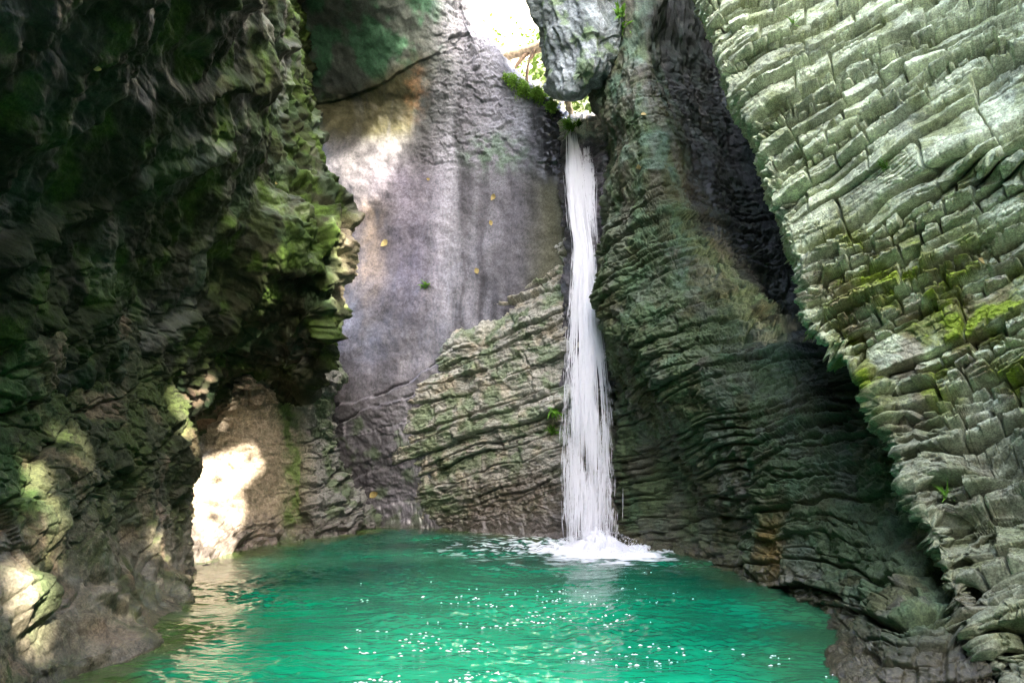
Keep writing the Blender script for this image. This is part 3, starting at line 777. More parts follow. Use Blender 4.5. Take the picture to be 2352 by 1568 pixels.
def colH(P, N, u, v, d, info):
    c = colarr((.235, .26, .265), len(P))
    c *= (1 + .5 * fbm(P, (.35, .35, .8), 4, 1341))[:, None]
    c = mixc(c, (.09, .11, .10), sstep(0, .4, fbm(P, .9, 3, 1351)) * .6)
    c = mixc(c, (.10, .17, .04), sstep(.25, .55, fbm(P, .7, 4, 1361) + .2 * N[:, 2]) * .6)
    return c, sstep(0, .4, fbm(P, 1, 2, 1371)) * .4
rock("boulder", baseH, dispH, colH, M_ROCK, closed=True, label="huge grey boulder wedged across the top of the gorge above the waterfall", cat="boulder")

# ------------------------------------------------------------------ slope beyond the gap, ground, pool
K_ROWS = [
    (-700, [(700, 62), (1000, 60), (1150, 60), (1300, 60), (1500, 58), (1800, 56)]),
    (-200, [(700, 48), (1000, 47), (1150, 47), (1300, 46), (1500, 44), (1800, 42)]),
    (60, [(700, 42), (1000, 41), (1150, 40), (1300, 38), (1500, 36), (1800, 34)]),
    (200, [(700, 38), (1000, 37), (1150, 36), (1300, 34), (1500, 32.5), (1800, 31)]),
    (330, [(700, 33), (1000, 32), (1150, 31), (1300, 29.5), (1500, 29), (1800, 29)]),
]
baseK = loft(K_ROWS, [10, 20, 40, 40, 10], [16, 40, 40, 40])
def dispK(p, n, u, v):
    fa, ed = facets(p, 1.1, 1401, .5)
    return fbm(p, 4, 4, 1411) * .9 + fa, None
def colK(P, N, u, v, d, info):
    c = colarr((.72, .68, .56), len(P))
    c = mixc(c, (.10, .16, .03), sstep(.0, .35, fbm(P, 1.6, 4, 1421)) * sstep(-80, 130, v) * .85)
    return c, np.zeros(len(P))
rock("hillside", baseK, dispK, colK, M_ROCK, label="sunlit stony slope beyond the gap above the waterfall", cat="hillside", kind="structure")

# the gorge wall goes on past the camera on the right
def build_near_wall():
    ctl = np.array([[(11.0 - .5 * j, 7.5, z * 1.05), (9.6 - .25 * j, 3.5, z), (9.0 - .2 * j, -2, z), (9.2, -8, z * .95), (8.0, -14, z * .85), (5.5, -19, z * .8)] for j, z in enumerate((-1.0, 3.0, 7.0, 11.0, 14.5))], float)
    ctl = np.concatenate([ctl, ctl[-1:] + np.array([5.0, 0, .5])], 0)
    P = upsample(upsample(ctl, [24] * 5, 0), [30] * 5, 1)
    N = grid_normals(P)
    if (N[..., 0] > 0).mean() > .5: N = -N
    base = (P, N, *UV(P))
    rock("near_rock_wall", base, lambda p, n, u, v: (fbm(p, 2, 4, 1381) * .5 + bed_relief(beds(p, .5, T_G, 1385, nrm=BED_G), .2, .2), None),
         lambda P, N, u, v, d, i: (colarr((.22, .23, .19), len(P)) * (1 + .4 * fbm(P, 1, 3, 1391))[:, None], np.zeros(len(P))), M_ROCK,
         label="rock wall continuing on the right past the near bank", cat="cliff", kind="structure")
build_near_wall()

def water_Y(v):
    b = (CV - v) / FPX
    return CAM[2] * (CT - b * ST) / -(ST + b * CT)
FALL = PX(1355., 1250., 22.4); FALL[2] = 0
def build_water():
    nr, nc = 900, 900
    y = 2.2 * (34.0 / 2.2) ** np.linspace(0, 1, nr)
    k = np.linspace(-1.0, 1.0, nc)
    X = k[None, :] * (4.5 + y[:, None] * .62)
    Yg = np.repeat(y[:, None], nc, 1)
    P = np.stack([X, Yg, 0 * X], -1).reshape(-1, 3)
    r = np.hypot(P[:, 0] - FALL[0], P[:, 1] - FALL[1])
    # ripples run outwards from the fall and are longer across than along
    warp = np.stack([P[:, 0] + .5 * noise(P, 2.5, 1501), P[:, 1] + .4 * noise(P, 2.1, 1502), np.full(len(P), 3.3)], -1)
    z = .022 * noise(warp, (1.1, .55, 1), 1511) + .018 * noise(warp, (.55, .30, 1), 1512) + (.034 * noise(warp, (.30, .18, 1), 1513) + .016 * noise(warp, (.15, .10, 1), 1516)) * sstep(-.25, .35, noise(warp, (1.6, 1.1, 1), 1517) + .1) + .035 * noise(warp, (2.4, 1.3, 1), 1514)
    Pf0 = np.stack([P[:, 0], P[:, 1], 0 * z], -1)
    z *= .75 + .55 * sstep(-.3, .4, noise(Pf0, (3.5, 2.2, 1), 1518)) + 1.4 * np.exp(-(r / 3.2) ** 2)
    z += .05 * np.sin(r * 5.5 + 2 * noise(P, 1.5, 1515)) * np.exp(-((r - 2.2) / 1.5) ** 2)
    P[:, 2] = z
    Pf = np.stack([P[:, 0], P[:, 1], 0 * z], -1)
    ang = np.arctan2(P[:, 1] - FALL[1], P[:, 0] - FALL[0])
    st = fbm(np.stack([ang * 2.2, r * .9, 0 * r], -1), .35, 4, 1521) 
    re = np.hypot((P[:, 0] - FALL[0] - .2) / 1.55, (P[:, 1] - FALL[1] + 1.2) / 2.5)
    foam = sstep(1.25, .75, re + st * .45) 
    foam = np.maximum(foam, sstep(.33, .6, fbm(warp, (.7, .22, 1), 3, 1525) + .55 * np.exp(-(r / 3.6) ** 2)) * sstep(6.5, 1.5, r) * .85)
    turb = .5 + .55 * fbm(Pf, (4.0, 3.0, 1), 4, 1531)
    milky = np.exp(-((P[:, 0] + .1 + .1 * P[:, 1] - .8) / 3.6) ** 2 - ((P[:, 1] - 7.5) / 8.0) ** 2)
    # clear shallows along the shore: distance to the rock at the waterline
    from mathutils.kdtree import KDTree
    W = np.concatenate([SURF[k][0][np.abs(SURF[k][0][:, 2]) < .12] for k in ("left_rock_foot", "corner_rock_wall", "back_rock_wall", "rock_outcrop", "right_rock_wall")])[::5]
    kd = KDTree(len(W))
    for i, w in enumerate(W): kd.insert((w[0], w[1], 0), i)
    kd.balance()
    G = P.reshape(nr, nc, 3)[::6, ::6]
    dist = np.array([[kd.find((q[0], q[1], 0))[2] for q in row] for row in G])
    ri, ci = np.arange(nr) / 6, np.arange(nc) / 6
    r0 = np.minimum(ri.astype(int), dist.shape[0] - 2); c0 = np.minimum(ci.astype(int), dist.shape[1] - 2)
    fr, fc = np.clip(ri - r0, 0, 1)[:, None], np.clip(ci - c0, 0, 1)[None]
    D = (dist[r0][:, c0] * (1 - fr) * (1 - fc) + dist[r0 + 1][:, c0] * fr * (1 - fc) + dist[r0][:, c0 + 1] * (1 - fr) * fc + dist[r0 + 1][:, c0 + 1] * fr * fc).ravel()
    shal = sstep(1.25, .1, D + .5 * fbm(Pf, .9, 3, 1541)) * np.where(P[:, 0] < 1, .9, .4)
    return mesh_obj("water", P, grid_faces(nr, nc), None or M_WATER, extra={'Foam': foam, 'Shallow': shal, 'Turb': np.clip(turb * .45 - .05 + milky * .75, 0, 1.1)})
def water_mat():
    m, nt, nd, lk, b = new_mat("emerald water")
    fo = nd.new("ShaderNodeAttribute"); fo.attribute_name = "Foam"
    tu = nd.new("ShaderNodeAttribute"); tu.attribute_name = "Turb"
    mx = nd.new("ShaderNodeMix"); mx.data_type = 'RGBA'
    mx.inputs["A"].default_value = (.0, .035, .022, 1); mx.inputs["B"].default_value = (.006, .34, .165, 1)
    lk.new(tu.outputs["Fac"], mx.inputs["Factor"])
    m2 = nd.new("ShaderNodeMix"); m2.data_type = 'RGBA'; m2.inputs["B"].default_value = (.85, .87, .92, 1)
    sh = nd.new("ShaderNodeAttribute"); sh.attribute_name = "Shallow"
    m3 = nd.new("ShaderNodeMix"); m3.data_type = 'RGBA'; m3.inputs["B"].default_value = (.055, .080, .020, 1)
    lk.new(sh.outputs["Fac"], m3.inputs["Factor"]); lk.new(mx.outputs["Result"], m3.inputs["A"])
    lk.new(fo.outputs["Fac"], m2.inputs["Factor"]); lk.new(m3.outputs["Result"], m2.inputs["A"])
    lk.new(m2.outputs["Result"], b.inputs["Base Color"])
    mr = nd.new("ShaderNodeMapRange"); mr.inputs[3].default_value = .04; mr.inputs[4].default_value = .6
    lk.new(fo.outputs["Fac"], mr.inputs[0]); lk.new(mr.outputs[0], b.inputs["Roughness"])
    b.inputs["IOR"].default_value = 1.33
    b.inputs["Specular IOR Level"].default_value = .9
    geo = nd.new("ShaderNodeNewGeometry")
    mp = nd.new("ShaderNodeMapping"); mp.inputs["Scale"].default_value = (1.0, 1.9, 1.0)
    lk.new(geo.outputs["Position"], mp.inputs["Vector"])
    n = nd.new("ShaderNodeTexNoise"); n.inputs["Scale"].default_value = 5.0; n.inputs["Detail"].default_value = 4
    lk.new(mp.outputs[0], n.inputs["Vector"])
    bp = nd.new("ShaderNodeBump"); bp.inputs["Strength"].default_value = .5; bp.inputs["Distance"].default_value = .05
    lk.new(n.outputs["Fac"], bp.inputs["Height"]); lk.new(bp.outputs[0], b.inputs["Normal"])
    return m
M_WATER = water_mat()
tag(build_water(), "emerald green pool water with ripples below the waterfall", "pool", kind="structure")

def build_ground():
    nx, ny = 60, 60
    x = np.linspace(-40, 60, nx); y = np.linspace(-70, 2.8, ny)
    X, Y = np.meshgrid(x, y)
    P = np.stack([X, Y, 0 * X], -1).reshape(-1, 3)
    P[:, 2] = -.25 + np.clip((2.4 - P[:, 1]) * .08, 0, 1.2) + np.clip((-8 - P[:, 1]) * 1.3, 0, 22) + .25 * fbm(P, 3, 3, 1601)  # steep rise behind the camera added to block low sky light
    c = colarr((.30, .28, .23), len(P)) * (1 + .4 * fbm(P, 1, 3, 1611))[:, None]
    o = mesh_obj("ground", P, grid_faces(ny, nx), M_ROCK, col=c, wet=np.zeros(len(P)))
    tag(o, "stony bank on the near side of the pool", "ground", kind="structure")
build_ground()

# ------------------------------------------------------------------ waterfall
M_FALL, _nt, _nd, _lk, _b = new_mat("white water")
_b.inputs["Base Color"].default_value = (.90, .91, .95, 1); _b.inputs["Roughness"].default_value = .5
_t = _nd.new("ShaderNodeBsdfTranslucent"); _t.inputs["Color"].default_value = (.94, .93, .93, 1)
_ms = _nd.new("ShaderNodeMixShader"); _ms.inputs[0].default_value = .35
_lk.new(_b.outputs[0], _ms.inputs[1]); _lk.new(_t.outputs[0], _ms.inputs[2]); _tp = _nd.new("ShaderNodeBsdfTransparent"); _m2 = _nd.new("ShaderNodeMixShader"); _m2.inputs[0].default_value = .30
_lk.new(_ms.outputs[0], _m2.inputs[1]); _lk.new(_tp.outputs[0], _m2.inputs[2]); _lk.new(_m2.outputs[0], _nd["Material Output"].inputs[0])
FV = np.array([285, 310, 400, 500, 560, 640, 740, 830, 950, 1100, 1252], float)
FL = np.array([1308, 1300, 1301, 1310, 1319, 1318, 1311, 1307, 1304, 1302, 1305], float)
FR = np.array([1322, 1328, 1340, 1351, 1361, 1368, 1377, 1388, 1398, 1402, 1401], float)
FY = np.array([25.4, 24.6, 23.95, 23.75, 23.6, 23.45, 23.3, 23.1, 22.9, 22.6, 22.35], float)
def ribbons(specs, name, mat, parent, seed):
    """specs: per strand (v0, v1, q, dY, width) -> thin tapering bands of falling water."""
    r = np.random.default_rng(seed)
    Vs, Fs, base = [], [], 0
    for v0, v1, q, dy, w, q2 in specs:
        n = max(4, int((v1 - v0) / 22) + 2)
        v = np.linspace(v0, v1, n)
        qq = q + (q2 - q) * np.linspace(0, 1, n)
        u = np.interp(v, FV, FL) + qq * (np.interp(v, FV, FR) - np.interp(v, FV, FL)) + np.cumsum(r.normal(0, .35, n))
        P = PX(u, v, np.interp(v, FV, FY) + dy)
        t = np.linspace(0, 1, n)
        ww = w * np.clip(np.minimum(t * 8, (1 - t) * 5), .12, 1) * (.7 + .6 * r.random(n))
        a = r.uniform(-.9, .9)
        off = np.stack([np.cos(a) * ww, np.sin(a) * ww, 0 * ww], -1) * .5
        Vs.append(np.stack([P - off, P + off], 1).reshape(-1, 3))
        i = np.arange(n - 1) * 2 + base
        Fs.append(np.stack([i, i + 1, i + 3, i + 2], -1)); base += 2 * n
    return mesh_obj(name, np.concatenate(Vs), np.concatenate(Fs), mat, parent)
fall = bpy.data.objects.new("waterfall", None); C.objects.link(fall)
tag(fall, "tall narrow white waterfall plunging from the gap into the green pool", "waterfall")
def fall_specs():
    S = []
    r = np.random.default_rng(3)
    for _ in range(120):                                    # the dense core, thinning downwards
        v0 = 288 + r.random() ** 2 * 420; v1 = min(1252, v0 + 160 + r.random() * 420)
        q = np.clip(r.normal(.5, .22), .04, .96)
        S.append((v0, v1, q, r.uniform(-.2, .2), r.uniform(.02, .06), np.clip(q + r.normal(0, .06), .02, .98)))
    for _ in range(5600):                                   # short streaks of falling drops
        v0 = 300 + r.random() ** .8 * 930; v1 = min(1254, v0 + 18 + r.random() ** 2 * 150)
        c = .52 + .14 * math.sin(v0 / 90.)
        q = r.normal(c, .22) if r.random() < .75 else r.uniform(-.02, 1.0)
        if v0 > 520 and noise(np.array([[q * 2.6, v0 / 120., 1.7]]), 1, 33)[0] < -.16: continue
        S.append((v0, v1, q, r.uniform(-.35, .3), r.uniform(.006, .026), q + r.normal(0, .02)))
    return S
ribbons(fall_specs(), "main_stream", M_FALL, fall, 5)
def side_specs():
    S = []
    r = np.random.default_rng(4)
    for _ in range(1500):
        v0 = 560 + r.random() * 640; v1 = min(1252, v0 + 6 + r.random() ** 2 * 60)
        q = -.16 + .36 * r.random() ** .7 if r.random() < .62 else 1.12 - .3 * r.random() ** .6
        S.append((v0, v1, q, r.uniform(-.4, .35), r.uniform(.005, .018), q + r.normal(0, .02)))
    return S
ribbons(side_specs(), "spray", M_FALL, fall, 6)
def veil_specs():
    S = []
    r = np.random.default_rng(8)
    for _ in range(170):
        v0 = 318 + r.random() * 90; v1 = v0 + 60 + r.random() * 150
        S.append((v0, min(v1, 560), r.uniform(1.0, 1.85), .22 + r.uniform(-.1, .1), r.uniform(.006, .022), r.uniform(.75, 1.35)))
    return S
ribbons(veil_specs(), "side_veil", M_FALL, fall, 9)
def build_splash():
    nr, na = 60, 220
    rr = np.linspace(0, 1, nr)[:, None]; a = np.linspace(0, 2 * np.pi, na, endpoint=False)[None, :]
    X = FALL[0] + .2 + rr * 1.45 * np.cos(a); Y = FALL[1] - .7 + rr * 2.0 * np.sin(a)
    P = np.stack([X, Y, 0 * X], -1).reshape(-1, 3)
    rad = np.repeat(rr, na, 1).ravel()
    z = .42 * (1 - rad) ** .8 + .20 * fbm(P, .35, 4, 1701) + .10 * fbm(P, .12, 2, 1705)
    P[:, 2] = np.maximum(z * (1.05 - rad), -.02) - .16 * rad ** 2
    r = np.random.default_rng(14)
    n = 1100
    ang = r.uniform(0, 2 * np.pi, n); d = r.random(n) ** .7
    q = np.stack([FALL[0] + .2 + 1.5 * d * np.cos(ang), FALL[1] - .7 + 2.5 * d * np.sin(ang), (1 - d) * .7 * r.random(n) + .05], -1)
    V2, F2 = leaf_cloud(q, .028, 15, elong=2.5)
    return mesh_obj("splash_foam", np.concatenate([P, V2]), np.concatenate([grid_faces(nr, na, True), F2 + len(P)]), M_FALL, fall)

# ------------------------------------------------------------------ foliage helpers
def leaf_cloud(points, size, seed, flat=0.0, elong=1.6):
    """Leaf-shaped quads, each with a bent midrib, at the given points."""
    r = np.random.default_rng(seed)
    n = len(points)
    d = r.normal(size=(n, 3)); d[:, 2] *= (1 - flat); d /= np.linalg.norm(d, axis=1)[:, None]
    e = r.normal(size=(n, 3)); e = np.cross(d, e); e /= np.linalg.norm(e, axis=1)[:, None]
    s = size * (.6 + .8 * r.random(n))[:, None]
    P = np.asarray(points)
    a = P - d * s * elong * .5; b = P + e * s * .5; c = P + d * s * elong * .5; f = P - e * s * .5
    V = np.stack([a, b, c, f], 1).reshape(-1, 3)
    i = np.arange(n)[:, None] * 4
    return V, i + np.array([[0, 1, 2, 3]])
def blades(root, nrm, n, length, width, seed, droop=.6, spread=.8):
    """Arching grass or fern blades growing from one root point."""
    r = np.random.default_rng(seed)
    Vs, Fs, b = [], [], 0
    nrm = np.asarray(nrm, float)
    for _ in range(n):
        d = nrm * .7 + np.array([0, 0, .6]) + r.normal(0, spread, 3) * .6
        d /= np.linalg.norm(d)
        L = length * r.uniform(.5, 1.1); m = 6
        p = np.asarray(root, float) + r.normal(0, length * .12, 3)
        side = np.cross(d, r.normal(size=3)); side /= np.linalg.norm(side)
        pts = []
        for k in range(m):
            w = width * (1 - (k / (m - 1)) ** 1.5) * (.4 + 1.2 * min(1, k / 1.5)) * .6 + .001
            pts += [p - side * w, p + side * w]
            d = d + np.array([0, 0, -droop / m]) ; d /= np.linalg.norm(d)
            p = p + d * L / (m - 1)
        Vs.append(np.array(pts)); i = np.arange(m - 1) * 2 + b
        Fs.append(np.stack([i, i + 1, i + 3, i + 2], -1)); b += 2 * m
    return np.concatenate(Vs), np.concatenate(Fs)
def tube(pts, rad, sides=10, seed=0, rough=.12):
    pts = np.asarray(pts, float); rad = np.asarray(rad, float)
    m = len(pts); n = 8
    pts = upsample(pts, [n] * (m - 1), 0); rad = np.interp(np.linspace(0, m - 1, len(pts)), np.arange(m), rad)
    r = np.random.default_rng(seed)
    T = np.gradient(pts, axis=0); T /= np.linalg.norm(T, axis=1)[:, None]
    up = np.array([.3, .1, 1.]); S = np.cross(T, up); S /= np.linalg.norm(S, axis=1)[:, None]; W = np.cross(S, T)
    a = np.linspace(0, 2 * np.pi, sides, endpoint=False)
    rr = rad[:, None] * (1 + rough * r.normal(size=(len(pts), sides)))
    P = pts[:, None] + rr[..., None] * (S[:, None] * np.cos(a)[None, :, None] + W[:, None] * np.sin(a)[None, :, None])
    P = np.concatenate([np.repeat(pts[:1, None], sides, 1), P, np.repeat(pts[-1:, None], sides, 1)], 0)
    return P.reshape(-1, 3), grid_faces(len(P), sides, True)
def px(u, v, Y): return PX(np.float64(u), np.float64(v), np.float64(Y))

build_splash()
def build_flecks():  # white flecks added to stand in for glints on the ripples
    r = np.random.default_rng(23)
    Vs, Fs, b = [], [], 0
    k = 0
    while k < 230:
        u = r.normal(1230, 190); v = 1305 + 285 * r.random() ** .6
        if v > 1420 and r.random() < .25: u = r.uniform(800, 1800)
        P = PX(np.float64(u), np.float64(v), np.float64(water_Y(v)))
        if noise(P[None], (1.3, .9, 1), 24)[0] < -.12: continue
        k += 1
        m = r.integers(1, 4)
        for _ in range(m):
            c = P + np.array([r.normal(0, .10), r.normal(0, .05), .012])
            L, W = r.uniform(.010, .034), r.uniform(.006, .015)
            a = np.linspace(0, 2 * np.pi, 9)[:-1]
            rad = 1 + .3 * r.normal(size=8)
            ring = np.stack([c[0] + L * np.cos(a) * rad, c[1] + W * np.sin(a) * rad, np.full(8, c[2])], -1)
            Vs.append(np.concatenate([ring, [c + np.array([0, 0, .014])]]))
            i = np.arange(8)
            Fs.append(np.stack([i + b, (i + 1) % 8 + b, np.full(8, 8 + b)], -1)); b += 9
    o = mesh_obj("glint_flecks", np.concatenate(Vs), np.concatenate(Fs), M_GLINT)
    tag(o, "small white flecks standing in for glints on the green pool", "foam", kind="stuff")
M_GLINT = plain_mat("foam", (.92, .92, .92), .35, .2, .03)
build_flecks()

# fallen log across the gap, with a broken branch and a thin sapling before it
log = bpy.data.objects.new("fallen_log", None); C.objects.link(log)
tag(log, "pale fallen log lying across the bright gap at the top", "log")
V, F = tube([px(1120, 146, 31), px(1160, 131, 30.5), px(1205, 118, 30), px(1262, 103, 29.5), px(1330, 88, 29)], [.20, .22, .24, .27, .3], 12, 1, .05)
mesh_obj("trunk", V, F, M_WOOD, log)
V, F = tube([px(1212, 122, 29.9), px(1200, 134, 29.8), px(1189, 147, 29.7), px(1180, 160, 29.6)], [.13, .10, .10, .05], 8, 2)
mesh_obj("branch", V, F, M_BARK, log)
V, F = tube([px(1228, 119, 29.7), px(1222, 132, 29.7), px(1216, 140, 29.7)], [.09, .06, .03], 8, 2)
mesh_obj("branch", V, F, M_BARK, log)
V, F = tube([px(1228, 112, 28.8), px(1215, 140, 28.7), px(1211, 165, 28.6), px(1210, 190, 28.6)], [.05, .06, .07, .08], 8, 3)
tag(mesh_obj("branch", V, F, M_BARK), "thin brown bent branch hanging under the fallen log", "branch")
V, F = tube([px(1300, 215, 27.6), px(1305, 240, 27.5), px(1313, 268, 27.4), px(1324, 298, 27.2)], [.15, .14, .13, .11], 9, 4)
tag(mesh_obj("wooden_post", V, F, M_WOOD), "brown leaning pole standing in the grass above the waterfall", "pole")

# moss and ferns on the rim of the slab
def moss_cushion(u, v, name_surf, rad, seed, label, n=1300, size=.05, hang=.3):
    p, nn = on_surf(name_surf, u, v, 7)
    r = np.random.default_rng(seed)
    q = r.normal(size=(n, 3)); q /= np.linalg.norm(q, axis=1)[:, None]
    q *= (r.random(n) ** .4)[:, None] * rad
    lob = r.normal(size=(7, 3)) * rad * np.array([1.1, .5, .35]) + np.array([0, 0, -.1])
    lob[:, 2] -= lob[:, 0] * .55
    q = q * r.choice([.3, .5, .8], n)[:, None] + lob[r.integers(0, 7, n)]
    q[:, 2] -= hang * r.random(n) ** 3 * .8
    V, F = leaf_cloud(p + nn * rad * .2 + q, size, seed)
    o = mesh_obj("moss_cushion", V, F, M_MOSS, smooth=False)
    return tag(o, label, "moss", "moss cushions on the slab rim")
for j, (u, v, rad, lab) in enumerate((
        (1182, 172, .24, "small green moss cushion highest on the sloping slab rim below the log"),
        (1203, 187, .30, "green moss cushion on the slab rim under the thin hanging branch"),
        (1228, 200, .30, "broad moss cushion on the slab rim left of the wedged boulder tip"),
        (1250, 218, .28, "bright moss cushion touching the lower edge of the wedged boulder"),
        (1266, 244, .22, "moss cushion hanging over the dark wet rock above the fall"),
        (1212, 216, .26, "thin moss cushion low on the slab below the rim cushions"))):
    moss_cushion(u, v, "back_rock_wall", rad, 31 + j, lab)
def plant(name, u, v, surf, n, length, width, seed, label, cat, mat=M_LEAF, group=None, droop=.7):
    p, nn = on_surf(surf, u, v, 6)
    V, F = blades(p, nn, n, length, width, seed, droop)
    return tag(mesh_obj(name, V, F, mat), label, cat, group)
plant("grass_tuft", 1312, 296, "rock_chute", 160, .5, .022, 51, "bright green grass tuft at the lip of the waterfall", "grass tuft")
plant("grass_tuft", 1330, 284, "rock_chute", 70, .34, .018, 52, "small grass tuft on the pale ledge right of the leaning pole", "grass tuft")
plant("grass_tuft", 1300, 285, "rock_chute", 90, .42, .02, 53, "grass tuft at the dark slab edge left of the leaning pole", "grass tuft")
plant("fern", 1428, 30, "boulder", 26, .55, .06, 54, "small green fern hanging on the boulder near the top edge", "fern", droop=1.6)
plant("fern", 1432, 75, "boulder", 26, .6, .06, 55, "lower green fern hanging from the crack in the boulder", "fern", droop=1.8)
plant("fern", 977, 655, "back_rock_wall", 26, .42, .05, 56, "lone dark green fern on the bare grey slab", "fern", droop=1.4)
plant("fern", 1270, 945, "rock_outcrop", 40, .45, .05, 57, "upper dark green fern on the outcrop close beside the waterfall", "fern", droop=1.4)
plant("fern", 1268, 990, "rock_outcrop", 40, .40, .05, 58, "lower green fern on the outcrop close beside the waterfall", "fern", droop=1.4)
plant("grass_tuft", 2168, 1136, "front_rock_wall", 18, .26, .012, 59, "vivid green grass tuft low on the bright layered wall", "grass tuft", droop=1.5)
plant("grass_tuft", 2008, 258, "front_rock_wall", 14, .22, .012, 60, "tiny grass tuft in a gap high on the bright layered wall", "grass tuft", droop=1.2)
plant("grass_tuft", 2030, 392, "front_rock_wall", 26, .24, .012, 61, "grass tuft on a ledge in the middle of the bright layered wall", "grass tuft", droop=1.2)
plant("grass_tuft", 1818, 53, "front_rock_wall", 18, .28, .014, 62, "grass tuft near the top edge of the bright layered wall", "grass tuft", droop=1.2)

# fallen leaves caught on the rock
def leaf(u, v, surf, size, seed, label):
    p, nn = on_surf(surf, u, v, 4)
    r = np.random.default_rng(seed)
    d = np.cross(nn, r.normal(size=3)); d /= np.linalg.norm(d)
    e = np.cross(nn, d)
    t = np.linspace(0, 1, 9); w = np.sin(np.pi * t ** .8) * .34 + .012
    mid = p + nn * .05 + np.outer(t - .5, d) * size + np.outer((t - .5) ** 2, nn) * size * .6
    V = np.stack([mid - np.outer(w, e) * size + nn * .015, mid, mid + np.outer(w, e) * size + nn * .015], 1)
    o = mesh_obj("fallen_leaf", V, grid_faces(9, 3), M_DRY)
    return tag(o, label, "leaf", "yellow leaves stuck to the rock")
for j, (u, v, s, surf, lab) in enumerate((
        (2250, 606, .20, "front_rock_wall", "large orange leaf on the mossy part of the bright layered wall"),
        (1095, 621, .30, "back_rock_wall", "largest yellow leaf on the grey slab just above the outcrop"),
        (1130, 454, .30, "back_rock_wall", "yellow leaf on the grey slab under its green patch"),
        (1126, 516, .24, "back_rock_wall", "yellow leaf halfway down the right part of the slab"),
        (982, 414, .16, "back_rock_wall", "small yellow leaf near the pale streak on the slab"),
        (781, 771, .26, "back_rock_wall", "upright yellow leaf low on the slab beside the dark left cliff"),
        (880, 560, .40, "back_rock_wall", "long ochre leaf on the brown streak of the slab"),
        (1468, 383, .26, "right_rock_wall", "ochre leaf high on the shaded wall right of the waterfall"),
        (1475, 270, .24, "right_rock_wall", "ochre leaf on the shaded wall below the boulder"),
        (216, 150, .10, "left_rock_wall", "small orange leaf high on the dark left cliff"),
        (634, 421, .10, "left_rock_wall", "tiny yellow leaf on the dark cliff near its green rim"),
        (860, 1135, .40, "back_rock_wall", "pale curled leaf lying low above the waterline of the slab"))):
    leaf(u, v, surf, s, 70 + j, lab)

# sunlit growth on the far slope: one mass nobody could count
r = np.random.default_rng(91)
_q = SURF["hillside"][0]
_q = _q[r.integers(0, len(_q), 7000)] + r.normal(0, .5, (7000, 3)) + np.array([0, -.3, .3])
_keep = (noise(_q, 2.0, 95) > .0) & (UV(_q)[1] > 20 + 60 * r.random(7000))
V, F = leaf_cloud(_q[_keep], .20, 92)
tag(mesh_obj("undergrowth", V, F, M_SUNLEAF, smooth=False), "sunlit leafy undergrowth on the slope beyond the gap", "undergrowth", kind="stuff")

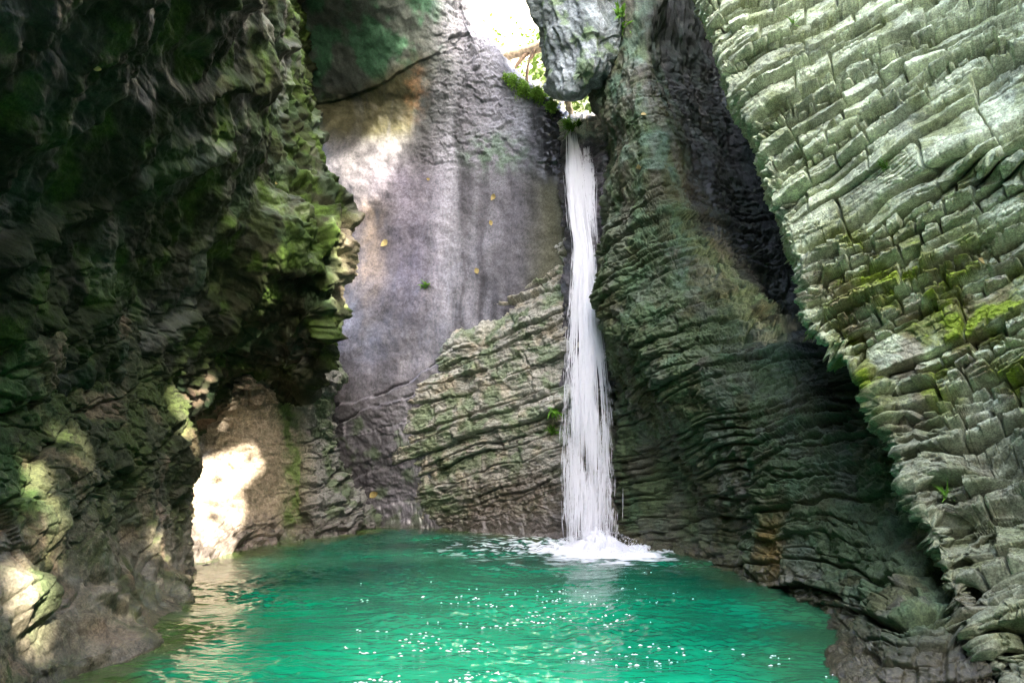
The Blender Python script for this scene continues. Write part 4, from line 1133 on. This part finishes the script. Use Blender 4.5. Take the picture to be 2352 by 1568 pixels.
# unseen leaf screen added to gate the sun, with openings for each sun patch
def build_leaf_screen():
    s = np.array(SUN)
    e1 = unit(np.cross(s, [0, 0, 1])); e2 = np.cross(e1, s)
    def proj(P): return np.stack([P @ e1, P @ e2], -1)
    polys = [
        ([(737, 368), (762, 342), (796, 345), (800, 400), (826, 420), (838, 318), (872, 292), (930, 290), (922, 340), (892, 365), (876, 436), (850, 462), (824, 462), (806, 505), (782, 535), (770, 470), (745, 410)], "back_rock_wall"),
        ([(985, 285), (1005, 283), (1008, 298), (988, 302)], "back_rock_wall"),
        ([(768, 510), (796, 535), (800, 600), (780, 604), (766, 560)], "left_rock_wall"), ([(752, 660), (778, 655), (772, 695), (755, 700)], "left_rock_wall"),
        ([(705, 850), (735, 785), (760, 770), (738, 850), (722, 890), (706, 885)], "corner_rock_wall"),
        ([(456, 1075), (500, 1050), (585, 1020), (600, 1060), (566, 1100), (556, 1160), (545, 1235), (530, 1290), (450, 1300), (446, 1180)], "corner_rock_wall"),
        ([(398, 910), (425, 895), (452, 960), (448, 1010), (415, 945)], "left_rock_foot"),
        ([(540, 812), (558, 816), (562, 845), (544, 845)], "left_rock_wall"), 
        ([(64, 1060), (92, 1070), (98, 1150), (132, 1165), (130, 1228), (105, 1255), (84, 1200), (76, 1120)], "left_rock_foot"),
        ([(52, 1305), (82, 1290), (106, 1330), (100, 1420), (97, 1475), (78, 1485), (62, 1400)], "left_rock_foot"),
        ([(135, 972), (196, 1002), (188, 1050), (154, 1010)], "left_rock_foot"), ([(284, 1378), (304, 1388), (308, 1422), (294, 1408)], "left_rock_foot"),
        ([(345, 1232), (375, 1222), (386, 1255), (354, 1258)], "left_rock_foot"),
    ]
    PG = []
    for a, surf in polys:
        a = np.array(a, float); m = a.mean(0)
        Y = np.array([on_surf(surf, m[0], m[1], 8)[0][1]] * len(a))
        if surf in ("left_rock_foot", "corner_rock_wall"):
            Y = np.array([on_surf(surf, *(m + (x - m) * .9), 8)[0][1] for x in a])
        PG.append(proj(PX(a[:, 0], a[:, 1], Y)))
    hill = SURF["hillside"][0]; hq = proj(hill)
    hb = (hq[:, 0].min() - 1, hq[:, 0].max() + 1, hq[:, 1].min() - .5, hq[:, 1].max() + 5)
    # extent of the added screen that keeps the sun off the gorge
    allp = np.concatenate([SURF[k][0][::37] for k in ("left_rock_wall", "left_rock_foot", "corner_rock_wall", "back_rock_wall", "rock_outcrop", "right_rock_wall", "front_rock_wall", "boulder", "rock_chute")]
                          + [np.array([[x, y, 0.] for x in (-9, 6) for y in (2, 30)])])
    q = proj(allp)
    lo, hi = q.min(0) - 2, q.max(0) + 2
    N = 110000
    ab = lo + r.random((N, 2)) * (hi - lo)
    depth = 52 + r.random(N) * 5
    def inside(poly, x):
        c = np.zeros(len(x), bool); j = len(poly) - 1
        for i in range(len(poly)):
            a, b = poly[i], poly[j]
            m = ((a[1] > x[:, 1]) != (b[1] > x[:, 1])) & (x[:, 0] < (b[0] - a[0]) * (x[:, 1] - a[1]) / (b[1] - a[1] + 1e-12) + a[0])
            c ^= m; j = i
        return c
    def near(poly, x, m):
        """Inside the polygon or closer than m to its rim."""
        c = inside(poly, x)
        for i in range(len(poly)):
            a, b = poly[i - 1], poly[i]
            t = np.clip(((x - a) @ (b - a)) / ((b - a) @ (b - a)), 0, 1)
            c |= np.linalg.norm(x - a - t[:, None] * (b - a), axis=1) < m
        return c
    clump = lambda x: noise(np.stack([x[:, 0], x[:, 1], 0 * x[:, 0]], -1), (.75, .75, 1), 98) > .38
    cut = np.zeros(N, bool)
    for g, (a, surf) in zip(PG, polys): cut |= near(g, ab + r.normal(0, .05, ab.shape), .22) & ~(clump(ab) & (surf == 'back_rock_wall'))
    cut &= r.random(N) > .03
    keep = proj(PX(np.array([1480., 1640, 1640, 1480]), np.array([-60., -60, 180, 180]), np.full(4, 21.7)))
    # the sunlit slope stays open where it does not overlap the gorge
    gap = proj(PX(np.array([1040., 1110, 1180, 1262, 1262, 1236, 1040]), np.array([-60., 100, 170, 215, 0, -60, -60]), np.array([40., 38, 34, 31, 36, 41, 41])))
    cut |= inside(gap, ab) & ~inside(keep, ab)
    P = ab[:, :1] * e1 + ab[:, 1:] * e2 + depth[:, None] * s
    # second added leaf mass above the right rim: blocks sky, same sun openings
    N2 = 170000
    T = np.stack([r.uniform(11.5, 19, N2), r.uniform(-20, 22, N2), r.uniform(13, 30, N2)], -1)
    T[:, 0] += np.clip(T[:, 1] - 8, 0, 20) * .1
    tq = proj(T); cut2 = np.zeros(N2, bool)
    for g, (a, surf) in zip(PG + [gap], polys + [(0, 'gap')]): cut2 |= near(g, tq + r.normal(0, .05, tq.shape), .22) & ~(clump(tq) & (surf == 'back_rock_wall'))
    cut2 &= ~inside(keep, tq) & (r.random(N2) > .03)
    V, F = leaf_cloud(np.concatenate([P[~cut], T[~cut2]]), .33, 97, elong=1.4)
    o = mesh_obj("leaf_screen", V, F, M_LEAF, smooth=False)
    tag(o, "unseen leaf screen added above the near bank to gate sun and sky", "leaf_screen", kind="stuff")
build_leaf_screen()
